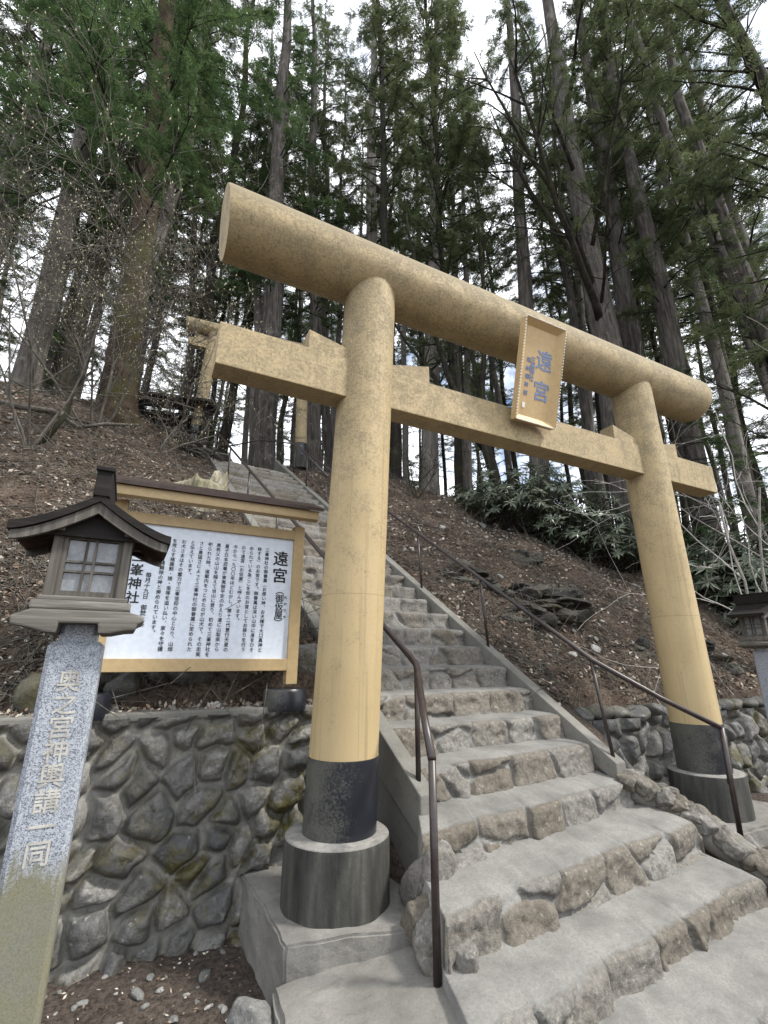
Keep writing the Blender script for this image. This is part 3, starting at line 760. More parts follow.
# ------------------------------------------------------------------ handrails
def rail_pts(s, ts, zoff):
    r = []
    for t in ts:
        x, y = from_st(s, t); r.append((x, y, zoff+.66*t))
    return r
hl = empty('handrail', (.2, -.75, 0)); hl.location = (0, 0, 0)
tag(hl, 'dark brown pipe handrail on the left kerb with a bent lower end', 'handrail')
p0 = Vector((.20, -.745, .815)); xk, yk = from_st(-.01, .10)
m = MB(); pts = [p0+Vector((-.0, -.0, 0))]
pts = [p0, Vector((.335, -.45, .99)), Vector((xk, yk, 1.255)), Vector((*from_st(-.01, .16), 1.30))] + [Vector((*from_st(-.01, t), 1.30+.66*(t-.16))) for t in (1, 2, 3, 4, 5, 6, 7, 8.6)]
m.tube(pts, .022, 12, col=(.4, 0, 0, 1)); m.build('rail', M['rail'], hl)
m = MB(); m.tube([(p0.x+.004, p0.y+.008, p0.z-.005), (.205, -.735, -.12)], .0195, 12); m.build('post', M['rail'], hl)
m = MB(); m.tube([(xk, yk, 1.25), (xk, yk, .5)], .017, 12); m.build('post', M['rail'], hl)
for t in (1.6, 3.1, 4.6, 6.1, 7.6, 8.6):
    x, y = from_st(-.01, t); m = MB(); m.tube([(x, y, 1.30+.66*(t-.16)), (x, y, .47+.66*t)], .017, 10); m.build('post', M['rail'], hl)
hr_ = empty('handrail', (0, 0, 0)); tag(hr_, 'thin dark pipe handrail on the right kerb ending beside the right torii pillar', 'handrail')
m = MB(); pts = [Vector((3.14, -.48, .76)), Vector((2.86, -.18, .98)), Vector((*from_st(1.9, .08), 1.285))]+[Vector((*from_st(1.9, t), 1.245+.672*t)) for t in (1, 2, 3, 4, 5, 6, 7, 8.6)]
m.tube(pts, .021, 12); m.build('rail', M['rail'], hr_)
m = MB(); m.tube([(3.14, -.48, .765), (3.125, -.475, -.02)], .020, 12); m.build('post', M['rail'], hr_)
m = MB(); m.tube([(3.19, -.455, .75), (3.24, -.40, .33)], .014, 10); m.build('post', M['rail'], hr_)
for t, tt in ((-.005, .1), (1.35, 1.42), (2.55, 2.62), (3.9, 3.95), (5.3, 5.35), (6.8, 6.85), (8.6, 8.6)):
    x, y = from_st(1.9, t); x2, y2 = from_st(1.9, tt); m = MB(); m.tube([(x2, y2, 1.245+.672*tt), (x, y, .50+.66*t)], .015, 10); m.build('post', M['rail'], hr_)
hu = empty('handrail', (0, 0, 0)); tag(hu, 'short dark handrail at the top of the stairs near the far torii pillar', 'handrail')
m = MB(); m.tube([(*from_st(2.15, 6.2), 5.1), (*from_st(2.15, 8.3), 6.75), (*from_st(1.4, 9.0), 6.95), (*from_st(.6, 9.1), 6.6)], .02, 10); m.build('rail', M['rail'], hu)
for s, t, z in ((2.15, 6.3, 5.15), (2.15, 8.3, 6.73), (1.4, 9.0, 6.93)):
    x, y = from_st(s, t); m = MB(); m.tube([(x, y, z), (x, y, z-1.0)], .016, 8); m.build('post', M['rail'], hu)

# far torii at the top of the stairs
torii((-.62, 8.9, 6.22), R(-5), 2.75, .035, 3.72, .20, 3.30, 3.06, -.55, 3.3, -.45, 3.2, .16, .24, .08, 'second ochre torii gate seen far up at the top of the stairs')

# ------------------------------------------------------------------ trees
def rand_unit(rg):
    while True:
        v = Vector((rg.uniform(-1, 1), rg.uniform(-1, 1), rg.uniform(-1, 1)))
        if .1 < v.length < 1: return v.normalized()

class Leaves:
    """numpy-free collector of thin leaf faces (quads), one mesh"""
    def __init__(s): s.v = []; s.c = []
    def leaf(s, p, d, n, ln, wd, t, bend=0):
        sd = d.cross(n)
        if sd.length < 1e-4: sd = d.cross(Vector((1, 0, .2)))
        sd.normalize(); m = p+d*ln*.5
        s.v += [p, m+sd*wd, p+d*ln-n*bend, m-sd*wd]; s.c += [t]*4
    def build(s, name, mat, parent=None):
        nv = len(s.v); col = np.zeros((nv, 4), np.float32); col[:, 0] = s.c; col[:, 3] = 1
        return np_mesh(name, np.array([tuple(p) for p in s.v]), np.arange(nv).reshape(-1, 4), col, mat, parent, False)

def frond(lv, rg, p, d, n, ln, t0, wd=.013, pairs=5):
    """flat spray: spine along d with leaflets either side"""
    sd = d.cross(n).normalized()
    for i in range(pairs):
        f = (i+.6)/pairs; q = p+d*ln*f; q = q-n*(ln*.25*f*f)*.4
        for s_ in (-1, 1):
            dd = (d*.75+sd*s_*(.95-.35*f)+n*rg.uniform(-.2, .2)).normalized()
            lv.leaf(q, dd, n, ln*(.58-.34*f)*rg.uniform(.8, 1.2), wd*rg.uniform(.8, 1.3), min(1, max(0, t0+rg.uniform(-.2, .2))))
    lv.leaf(p+d*ln*.75, d, n, ln*.35, wd, t0)

def crown_variant(seed, H, rad, nb, fr, mat, ln=.34, droop=.25, asc=.2, name='crown'):
    """returns (branch mesh object, leaf mesh object) unlinked prototypes; local z=0 at the first branch"""
    rg = random.Random(seed); lv = Leaves(); br = MB()
    for i in range(nb):
        f = (i+rg.random())/nb; z = H*f; a = rg.uniform(0, 6.283); L_ = rad*(1-.8*f**1.4)*rg.uniform(.55, 1.1)+.15
        d = Vector((math.cos(a), math.sin(a), asc+rg.uniform(-.15, .25))).normalized()
        pts = []; n = 6; bend = rg.uniform(.3, 1.0)*droop
        side = Vector((-d.y, d.x, 0))*rg.uniform(-.3, .3)
        for k in range(n+1):
            s = k/n; pts.append(Vector((0, 0, z))+d*L_*s+Vector((0, 0, -bend*L_*s*s))+side*L_*s*s*.6+rand_unit(rg)*.05*L_*s)
        br.tube(pts, [.006+.026*(1-k/n)*(.5+.5*L_/rad) for k in range(n+1)], 4, cap=False)
        tone = rg.uniform(.15, .8)
        for j in range(int(fr*L_/rad)+2):
            s = rg.uniform(.18, 1.0)**.7; k = min(n-1, int(s*n)); p = pts[k].lerp(pts[k+1], s*n-k)
            t = (pts[k+1]-pts[k]).normalized(); sdv = t.cross(Vector((0, 0, 1))).normalized()*rg.choice((-1, 1))
            dd = (t*rg.uniform(.2, .9)+sdv*rg.uniform(.3, 1)+Vector((0, 0, rg.uniform(-.55, .25)))).normalized()
            nn = (Vector((0, 0, 1))+rand_unit(rg)*.6).normalized()
            frond(lv, rg, p+rand_unit(rg)*.06, dd, nn, ln*rg.uniform(.6, 1.35), tone+rg.uniform(-.15, .15), wd=ln*.05)
    b = br.build('twigs', M['bark_dark']); l = lv.build(name, mat)
    for o in (b, l): COL.objects.unlink(o)
    return b, l

VAR = [crown_variant(1, 19, 2.7, 95, 68, M['needle'], .21), crown_variant(2, 19, 2.3, 88, 62, M['needle'], .20, .4, .1), crown_variant(3, 17, 3.0, 82, 74, M['needle2'], .23, .5, .05),
       crown_variant(4, 20, 2.1, 98, 52, M['needle'], .20, .2, .45), crown_variant(5, 16, 3.6, 88, 84, M['needle2'], .22, .45, .1), crown_variant(6, 9, 3.0, 46, 90, M['needle2'], .22, .4, .1)]

def trunk_mesh(seed, H, r0, mat, wob=.05, n=14, flare=.5, stubs=10, rt=.25):
    rg = random.Random(seed); m = MB(); pts = []; rd = []
    ph = [rg.uniform(0, 6) for _ in range(4)]; zz = [-.6, -.1, .12, .35, .8, 1.5]
    z = 2.4
    while z < H: zz.append(z); z += 1.0
    for z in zz:
        zz_ = max(z, 0); a = min(1, zz_/2)
        pts.append(Vector((wob*a*(math.sin(z*.5+ph[0])+.4*math.sin(z*1.3+ph[1])), wob*a*(math.sin(z*.45+ph[2])+.4*math.sin(z*1.1+ph[3])), z)))
        rd.append(r0*(1-(1-rt)*(zz_/H)**1.1)*(1+flare*math.exp(-max(z, -.2)/.28)))
    m.tube(pts, rd, n, wob=.14)
    for i in range(stubs):                                      # dead snags up the bare trunk
        z = rg.uniform(1.2, H*.7); a = rg.uniform(0, 6.283); k = min(len(zz)-2, max(0, sum(1 for q in zz if q < z)-1)); p = pts[k].lerp(pts[k+1], (z-zz[k])/(zz[k+1]-zz[k]))
        ln = rg.uniform(.15, 1.1); d = Vector((math.cos(a), math.sin(a), rg.uniform(-.3, .3)))
        m.tube([p, p+d*ln*.5+Vector((0, 0, .03)), p+d*ln+Vector((0, 0, rg.uniform(-.25, .1)))], [.022, .014, .004], 4, cap=False)
    return m.build('trunk', mat)

def put_crown(root, vi, z, sc_, rz):
    b, l = VAR[vi]
    for src in (l, b):
        c = src.copy(); COL.objects.link(c); c.parent = root; c.location = (0, 0, z); c.scale = (sc_, sc_, sc_); c.rotation_euler = (0, 0, rz)

def tree(name, label, x, y, lx, ly, r, H, bark, vi, cz, cs=1.0, group=None, seed=0, wob=.05, flare=.5, stubs=10, z=None):
    t = empty(name, (x, y, terrain(x, y)-.08 if z is None else z))
    d = Vector((lx, ly, 1)).normalized(); t.rotation_euler = d.to_track_quat('Z', 'Y').to_euler()
    tag(t, label, 'tree', group)
    o = trunk_mesh(seed, H, r, M[bark], wob, flare=flare*.7, stubs=stubs); o.parent = t
    if vi is not None: put_crown(t, vi, cz, cs, seed*1.7)
    return t

G = 'tall conifers on the hillside'
KEY = [
 ('fir_tree', 'thick reddish brown fir trunk with moss on the left slope above the lantern', -2.21, 7.48, -.049, -.006, .33, 28, 'bark_red', 4, 8.5, .9, .06),
 ('conifer_tree', 'stout grey trunk on the left crest, widening at its foot', -4.40, 9.63, -.02, -.005, .285, 27, 'bark', 2, 5.2, 1.0, .05),
 ('conifer_tree', 'leaning dark trunk just right of the stout grey trunk on the left crest', -3.75, 9.75, .06, -.002, .20, 25, 'bark_dark', 2, 4.6, .8, .12),
 ('cypress_tree', 'broad grey trunk behind the left end of the torii tie beam', 1.56, 10.76, -.029, .005, .40, 29, 'bark', 2, 6.5, 1.0, .06),
 ('cypress_tree', 'medium brown grey trunk just left of the left torii pillar', 3.43, 11.30, -.047, .014, .27, 28, 'bark', 1, 7, 1.0, .06),
 ('cypress_tree', 'pale straight trunk rising directly above the left torii pillar', 5.06, 10.66, 0, 0, .33, 30, 'bark_pale', 0, 9.5, .9, .04),
 ('cypress_tree', 'pale straight trunk right of the left pillar, above the torii log', 6.36, 8.82, .032, -.022, .29, 29, 'bark_pale', 3, 9, .9, .04),
 ('cypress_tree', 'thin pale trunk in the gap left of the twisted dark tree', 9.74, 11.33, .026, -.021, .18, 28, 'bark_pale', 1, 9, .9, .05),
 ('cypress_tree', 'thin grey trunk between the two pale straight trunks', 8.96, 13.09, -.005, .003, .2, 28, 'bark', 3, 8, 1.0, .05),
 ('cypress_tree', 'straight grey trunk seen above the left edge of the plaque', 8.14, 6.08, .023, -.025, .27, 28, 'bark', 1, 9.5, .8, .05),
 ('cypress_tree', 'largest furrowed grey trunk right of the plaque with long bare limbs', 9.39, 4.23, -.003, .004, .43, 28, 'bark', None, 0, 1, .04),
 ('cypress_tree', 'second large trunk just right of the largest furrowed trunk', 11.11, 4.70, .009, -.015, .36, 28, 'bark', 3, 10, .9, .04),
 ('cypress_tree', 'trunk with dense low foliage right of the two large trunks', 11.21, 3.52, -.001, .001, .31, 28, 'bark', 1, 7.5, 1.0, .05),
 ('cypress_tree', 'slanting grey trunk near the right edge above the torii end', 10.62, 1.13, -.007, .018, .20, 26, 'bark', None, 10.5, .8, .12),
 ('cypress_tree', 'slim pale trunk beyond the right end of the torii log', 12.55, 3.04, -.005, .011, .2, 27, 'bark_pale', 3, 9, .9, .06),
 ('cypress_tree', 'slim dark trunk beyond the right end of the torii tie beam', 13.45, 3.48, .003, -.008, .19, 27, 'bark_dark', 0, 8, .9, .06),
 ('cypress_tree', 'leaning trunk nearest the right edge of the picture, above the small lantern', 11.21, .97, -.027, .071, .2, 26, 'bark', 1, 10, .9, .1),
 ('cypress_tree', 'dark trunk outside the right edge whose boughs hang over the small lantern', 9.6, -.6, -.02, .02, .2, 26, 'bark_dark', 0, 6.5, 1.0, .08),
 ('cypress_tree', 'far grey trunk low at the right edge behind the rhododendrons', 13.0, 1.6, -.02, .02, .2, 27, 'bark', 3, 7.5, 1.1, .06),
]
for i, (nm, lb, x, y, lx, ly, r, H, bk, vi, cz, cs, wb) in enumerate(KEY):
    tree(nm, lb, x, y, lx, ly, r, H, bk, vi, cz, cs, seed=100+i, wob=wb)

# limbs of the largest trunk: long bare dark limbs rising to the right, with their own foliage
big = [o for o in COL.objects if o.get('label', '').startswith('largest furrowed')][0]
def limb(root, rg, p, d, L_, r, up=.12, fr=26, mat='needle', fol=True, tw=8):
    m = MB(); pts = [Vector(p)]; d = Vector(d).normalized(); n = 9; pr = []
    for k in range(n):
        d = (d+Vector((0, 0, up*.35))+rand_unit(rg)*.13).normalized(); pts.append(pts[-1]+d*L_/n)
    m.tube(pts, [r*(1-.85*k/n) for k in range(n+1)], 7)
    lv = Leaves()
    for j in range(tw):
        s = rg.uniform(.2, 1); k = min(n-1, int(s*n)); q = pts[k]; t = (pts[k+1]-pts[k]).normalized()
        e = (t*.7+rand_unit(rg)*.8+Vector((0, 0, .15))).normalized(); l2 = L_*rg.uniform(.15, .4); pp = [q]
        for h in range(4): e = (e+rand_unit(rg)*.2).normalized(); pp.append(pp[-1]+e*l2/4)
        m.tube(pp, [r*.28*(1-.8*h/4) for h in range(5)], 4, cap=False)
        if fol:
            for u in range(fr):
                h = rg.uniform(.25, 1)*4; hi = min(3, int(h)); p2 = pp[hi].lerp(pp[hi+1], h-hi)
                frond(lv, rg, p2, (e+rand_unit(rg)*.9).normalized(), (Vector((0, 0, 1))+rand_unit(rg)*.6).normalized(), rg.uniform(.14, .26), rg.uniform(.1, .8), .010, 4)
    o = m.build('limb', M['bark_dark'], root)
    if fol and lv.v: lv.build('foliage', M[mat], o)
rg = random.Random(5)
for z, dx, dy, dz, L_, r in ((5.2, 1.0, -.25, .75, 5.2, .085), (6.1, .75, -.35, .9, 5.0, .075), (6.4, .35, -.5, 1.0, 4.2, .085), (7.2, .9, .3, .8, 4.0, .05), (7.6, -.8, -.3, .7, 3.5, .05), (5.6, .9, .1, .5, 3.0, .04), (8.3, .3, -.8, .6, 3.6, .05), (8.9, -.6, .5, .7, 3.4, .05), (9.6, .8, -.1, .7, 3.2, .05), (10.3, -.2, -.9, .6, 3.2, .05), (11.2, -.8, -.1, .5, 3, .05), (11.8, .8, .3, .5, 3, .05)):
    limb(big, rg, (0, 0, z*1.3), (dx, dy, dz), L_*1.5, r*1.35, fr=(0 if z < 6 else 26), tw=14)
slant = [o for o in COL.objects if o.get('label', '').startswith('slanting grey')][0]
for z, dx, dy, dz in ((4.5, -.7, -.4, .9), (5.2, .3, -.7, .9), (5.9, -.5, .2, 1), (6.6, .6, -.2, .9), (7.2, -.6, -.5, .9), (8, .1, .7, .8), (8.7, -.6, -.2, .9)):
    limb(slant, rg, (0, 0, z), (dx, dy, dz), rg.uniform(2, 3.4), .035, fr=5, tw=12)
red = [o for o in COL.objects if o.get('label', '').startswith('thick reddish')][0]
for z, dx, dy, dz, L_ in ((5.6, .9, -.35, .25, 4.2), (6.1, .8, -.5, .35, 3.6), (4.9, .9, .1, .15, 3.2), (6.8, -.9, -.3, .1, 3.0), (7.2, .5, -.8, .3, 3.2), (6.4, -.6, -.6, .2, 3.0), (7.9, .9, .2, .2, 3.5), (8.2, -.3, -.9, .2, 3.2)):
    limb(red, rg, (0, 0, z), (dx, dy, dz), L_, .035, up=-.02, fr=34, mat='needle2', tw=16)

# dark tree with several twisting stems
tw = empty('twisted_tree', (6.73, 6.04, terrain(6.73, 6.04)-.1)); tag(tw, 'dark twisting tree forking into several crooked stems behind the torii log', 'tree')
def crooked(rg, p, d, L_, r0, r1, n=14, w=.22, pull=None):
    pts = [Vector(p)]; d = Vector(d).normalized(); rd = [r0]
    for k in range(n):
        d = (d+rand_unit(rg)*w+(Vector(pull)*.08 if pull else Vector())).normalized(); pts.append(pts[-1]+d*L_/n); rd.append(r0+(r1-r0)*(k+1)/n)
    return pts, rd
rg = random.Random(12)
pts, rd = crooked(rg, (0, 0, -.2), (0, 0, 1), 2.8, .17, .13, 8, .06); m = MB(); m.tube(pts, rd, 10); m.build('trunk', M['bark_dark'], tw); fork = pts[-1]
tips = []
for d, L_ in (((-.34, .10, 1), 7.5), ((-.05, -.05, 1), 8.0), ((.16, -.1, 1), 7.0), ((-.5, .3, 1), 5.5)):
    m = MB(); pts, rd = crooked(rg, fork-Vector((0, 0, .5)), d, L_, .105, .03, 18, .12, (0, 0, .6)); m.tube(pts, rd, 8)
    for j in range(9):
        k = rg.randint(5, 17); q, r2 = crooked(rg, pts[k], (pts[k+1]-pts[k]).normalized()*.6+rand_unit(rg)*.9, rg.uniform(.8, 2.4), .028, .006, 7, .3); m.tube(q, r2, 5, cap=False); tips.append(q)
    m.build('stem', M['bark_dark'], tw)
lv = Leaves()
for q in tips:
    for j in range(12): frond(lv, rg, q[rg.randint(3, 7)]+rand_unit(rg)*.1, rand_unit(rg), (Vector((0, 0, 1))+rand_unit(rg)*.6).normalized(), rg.uniform(.2, .35), rg.uniform(.1, .7), .012)
lv.build('crown', M['needle'], tw)

# the stand beyond: slender trees, each its own object
proto = []
for i in range(4):
    o = trunk_mesh(300+i, 28, .19, M[('bark', 'bark_pale', 'bark_dark', 'bark')[i]], .10, n=9, stubs=14); COL.objects.unlink(o); proto.append(o)
rg = random.Random(21); placed = [(k[2], k[3]) for k in KEY]+[(6.73, 6.04)]
cx, cy = -1.194, -2.971; cnt = 0; tries = 0
STAND = 'slender conifers of the far stand'
while cnt < 106 and tries < 6000:
    tries += 1
    a = rg.uniform(R(-24), R(74)); rr = 12.5+26*rg.random()**1.25
    x, y = cx+math.sin(a)*rr, cy+math.cos(a)*rr
    if min((x-p)**2+(y-q)**2 for p, q in placed) < (1.3 if rr < 22 else 1.8)**2: continue
    s, t = to_st(x, y)
    if -1.2 < s < 3.2 and t < 13: continue
    if y < .2: continue
    placed.append((x, y)); cnt += 1
    t = empty('cypress_tree', (x, y, terrain(x, y)-.1)); t.rotation_euler = (rg.uniform(-.05, .05), rg.uniform(-.05, .05), rg.uniform(0, 6))
    tag(t, 'slender straight conifer in the crowded stand beyond the hill crest', 'tree', STAND)
    o = proto[rg.randint(0, 3)].copy(); COL.objects.link(o); o.parent = t; f = rg.uniform(.6, 1.2); o.scale = (f, f, 1)
    put_crown(t, rg.choice((0, 1, 1, 3, 3)), rg.uniform(6.5, 11.5), rg.uniform(.85, 1.15), rg.uniform(0, 6))
# low young evergreens that close the view between the trunks
rg = random.Random(33); cnt = 0
while cnt < 18:
    a = rg.uniform(R(-24), R(74)); rr = 13+20*rg.random()
    x, y = cx+math.sin(a)*rr, cy+math.cos(a)*rr; s, t = to_st(x, y)
    if -1 < s < 3 and t < 12 or y < .6: continue
    cnt += 1
    t = empty('young_evergreen', (x, y, terrain(x, y)-.1)); tag(t, 'bushy young evergreen filling the gaps among the far trunks', 'tree', 'young evergreens among the far trunks')
    o = proto[2].copy(); COL.objects.link(o); o.parent = t; o.scale = (.4, .4, .2)
    put_crown(t, 5, .4, rg.uniform(.45, .8), rg.uniform(0, 6))

# ------------------------------------------------------------------ shrubs
def rhodo_variant(seed, n, rad, h):
    rg = random.Random(seed); st = MB(); lv = Leaves()
    for i in range(n):
        a = rg.uniform(0, 6.283); q = rad*math.sqrt(rg.random()); tip = Vector((q*math.cos(a), q*math.sin(a), h*rg.uniform(.3, 1)*(1-.4*(q/rad)**2)))
        st.tube([Vector((q*.15*math.cos(a), q*.15*math.sin(a), -.1)), tip*.55+Vector((0, 0, -.05)), tip], [.02, .012, .006], 4, cap=False)
        ax = (Vector((math.cos(a)*q/rad, math.sin(a)*q/rad, .9))+rand_unit(rg)*.35).normalized(); e1 = ax.cross(Vector((.3, .8, .1))).normalized(); e2 = ax.cross(e1); tone = rg.uniform(.1, .9)
        for k in range(11):
            b = 6.283*k/11+rg.uniform(-.2, .2); lift = rg.uniform(-.35, .5); d = (e1*math.cos(b)+e2*math.sin(b)+ax*lift).normalized()
            nn = (ax-d*ax.dot(d)).normalized(); lv.leaf(tip, d, nn, rg.uniform(.13, .22), rg.uniform(.018, .027), min(1, max(0, tone+rg.uniform(-.25, .25))), .03)
    a, b = st.build('stems', M['bark_dark']), lv.build('leaves', M['rhodo'])
    for o in (a, b): COL.objects.unlink(o)
    return a, b
RV = [rhodo_variant(1, 70, 1.0, 1.2), rhodo_variant(2, 55, .8, 1.0), rhodo_variant(3, 85, 1.1, 1.5)]
def rhodo(x, y, sc_, vi, label, group=None):
    t = empty('rhododendron_shrub', (x, y, terrain(x, y)-.05), random.uniform(0, 6)); tag(t, label, 'shrub', group)
    for src in RV[vi]:
        c = src.copy(); COL.objects.link(c); c.parent = t; c.scale = (sc_,)*3
RG1 = 'rhododendrons along the crest'
def azr(px, r):
    """ground point seen at picture column px (on the horizon row), r metres away"""
    a = YAW+math.atan((px-384)/F); return cx+math.sin(a)*r, cy+math.cos(a)*r
for px, r, sc_, vi in ((490, 10.9, .85, 1), (515, 11.0, 1.0, 0), (540, 11.2, 1.1, 2), (560, 11.0, .9, 1), (585, 11.3, 1.1, 0), (610, 11.2, .95, 1), (470, 11.6, .7, 1), (632, 11.6, 1.0, 2), (525, 12.2, 1.2, 2), (575, 12.4, 1.2, 2)):
    x, y = azr(px, r); rhodo(x, y, sc_, vi, 'glossy leaved rhododendron on the hill crest below the torii tie beam', RG1)
for px, r, sc_, vi in ((700, 12.4, 1.0, 2), (725, 12.2, 1.2, 2), (750, 12.0, 1.3, 2), (775, 11.8, 1.3, 0), (800, 11.8, 1.3, 2), (740, 13.6, 1.4, 2), (690, 13.6, 1.2, 0), (770, 13.4, 1.5, 2)):
    x, y = azr(px, r); rhodo(x, y, sc_, vi, 'tall rhododendron thicket right of the right torii pillar above the small lantern', 'rhododendrons right of the torii')

def twiggy(name, label, base, stems, seed, bud=True, mat='twig', L0=1.6, depth=4, r0=.035, fan=(0, 0, 1), budsize=.011, spread=.62):
    rg = random.Random(seed); t = empty(name, base); tag(t, label, 'shrub'); m = MB(); bd = MB()
    def grow(p, d, L_, r, lev):
        pts, rd = crooked(rg, p, d, L_, max(r, .0042), max(r*.6, .003), 5, .2); m.tube(pts, rd, 6 if lev < 2 else 3, cap=False)
        if lev >= depth:
            if bud:
                for q in (pts[-1], pts[3]):
                    if rg.random() < .55:
                        s = budsize*rg.uniform(.7, 1.3); dd = (d*.4+Vector((0, 0, 1))+rand_unit(rg)*.4).normalized(); a = dd.cross(Vector((1, .2, 0))).normalized(); b = dd.cross(a)
                        bd.add([q, q+dd*s*1.2+a*s*.5, q+dd*s*1.2+b*s*.5, q+dd*s*1.2-a*s*.5, q+dd*s*1.2-b*s*.5, q+dd*s*2.9], [(0, 1, 2), (0, 2, 3), (0, 3, 4), (0, 4, 1), (5, 2, 1), (5, 3, 2), (5, 4, 3), (5, 1, 4)], smooth=True)
            return
        for c in range(3 if lev < depth-1 else rg.randint(3, 4)):
            k = rg.randint(2, 5); e = (d*.7+rand_unit(rg)*spread*1.35+Vector((0, 0, .10))).normalized()
            grow(pts[k], e, L_*rg.uniform(.55, .8), rd[k]*.62, lev+1)
    for d in stems: grow(Vector((0, 0, -.1)), Vector(d).normalized(), L0*rg.uniform(.8, 1.2), r0, 0)
    m.build('branches', M[mat], t)
    if bud: bd.build('blossom', M['bud'], t)
    return t
def gp(x, y, dz=0): return (x, y, terrain(x, y)+dz)
twiggy('budding_shrub', 'grey twiggy shrub full of pale yellow buds on the left slope beside the reddish trunk', gp(-2.35, 5.9), [(-.3, -.3, 1), (.2, -.4, 1), (.6, -.2, .8), (-.6, -.1, .8), (0, -.1, 1.2)], 3, L0=2.5, depth=5, budsize=.013, r0=.021)
twiggy('budding_shrub', 'grey budding shrub at the left edge of the picture, spreading over the slope', gp(-3.0, 5.0), [(-.2, -.1, 1), (.35, -.3, 1), (.0, -.4, 1.0), (-.5, 0, .9)], 8, L0=2.3, depth=5, budsize=.012, r0=.019)
twiggy('budding_shrub', 'low tangled budding shrub in front of the far torii pillar', gp(-1.35, 6.3), [(.6, -.2, .7), (.9, .1, .6), (.3, -.2, .9)], 15, L0=1.3, depth=4, r0=.024, budsize=.015)
twiggy('bare_shrub', 'bare pale twigs reaching in at the right edge above the torii end', gp(7.5, .95), [(-.25, 0, 1), (.1, -.1, 1), (-.4, .2, 1)], 19, False, 'bare_twig', 2.9, 3, .024)
twiggy('bare_shrub', 'thin bare dark shrub beside the rhododendron on the crest right of the stairs', gp(4.3, 6.2), [(-.3, 0, 1), (.4, -.1, .7), (.1, .2, 1)], 27, False, 'bark_dark', .9, 3, .02)

# crooked fallen branches on the left slope
for i, (pp, r, lb) in enumerate(((((-3.6, 6.0, .25), (-3.0, 5.85, .35), (-2.6, 5.9, .12), (-2.2, 5.7, .35), (-1.7, 5.6, .55)), .05, 'pale crooked branch lying across the left slope below the reddish trunk'),
      (((-4.2, 6.6, .10), (-3.2, 6.4, .12), (-2.5, 6.3, .10)), .045, 'long straight fallen branch high on the left slope'),
      (((-2.9, 5.2, .0), (-2.75, 5.6, .45), (-2.8, 5.9, .9), (-2.6, 6.2, 1.2)), .045, 'dark crooked snag standing on the left slope near the picture edge'),
      (((-1.9, 4.4, .05), (-1.75, 3.9, .07)), .04, 'short broken pale log lying on the slope above the lantern ridge'))):
    m = MB(); m.tube([(x, y, terrain(x, y)+dz) for x, y, dz in pp], [r*(1-.5*k/(len(pp)-1)) for k in range(len(pp))], 8, wob=.2); o = m.build('fallen_branch', M['twig' if i != 2 else 'bark_dark']); tag(o, lb, 'branch')

# broken stump behind the notice board
st = empty('broken_stump', gp(-.62, 4.7, -.15), .4); st.scale = (1.35, 1.2, 1.25); tag(st, 'pale splintered tree stump with moss behind the notice board roof', 'stump')
m = MB(); rg = random.Random(2); n = 60; vs = []; fs = []
for k in range(n):
    a = 6.283*k/n; r = .30*(1+.15*math.sin(3*a+1)+.05*math.sin(17*a)); h = .26+rg.uniform(0, .06)+.10*math.sin(2*a+.6)+.05*math.sin(5*a)+.04*math.sin(11*a+1)+.16*math.cos(a-.5)
    vs += [(r*1.35*math.cos(a), r*1.35*math.sin(a), -.2), (r*1.1*math.cos(a), r*1.1*math.sin(a), .2), (r*.95*math.cos(a), r*.95*math.sin(a), max(.25, h)), (r*.7*math.cos(a), r*.7*math.sin(a), max(.2, h-.12)), (r*.3*math.cos(a), r*.3*math.sin(a), .15)]
for k in range(n):
    k2 = (k+1) % n
    for j in range(4): fs.append((k*5+j, k2*5+j, k2*5+j+1, k*5+j+1))
m.add(vs, fs); m.build('stump_wood', m_bark('splintered_wood', (.14, .12, .09), (.30, .27, .21), (.48, .44, .36), .5), st)

# little shed by the far torii
sh = empty('timber_shed', gp(-1.15, 9.3, -.1), R(-12)); tag(sh, 'dark timber shed with a low roof left of the far torii', 'shed')
m = MB(); m.box((0, .35, .6), (1.7, .08, 1.2)); m.box((-.83, 0, .6), (.06, .6, 1.2)); m.box((.83, 0, .6), (.06, .6, 1.2)); m.build('wall', M['shed'], sh)
for x in (-.8, -.25, .35, .8):
    m = MB(); m.box((x, -.45, .55), (.07, .07, 1.1)); m.build('post', M['bark_dark'], sh)
for z in (.35, .75):
    m = MB(); m.box((0, -.46, z), (1.6, .04, .05)); m.build('rail', M['shed'], sh)
m = MB(); m.prism([(-.75, 1.08), (-.75, 1.15), (.6, 1.5), (.6, 1.43)], (0, 1, 0), (0, 0, 1), (2.1, 0, 0), (-1.05, 0, 0)); m.build('roof', M['roof'], sh)

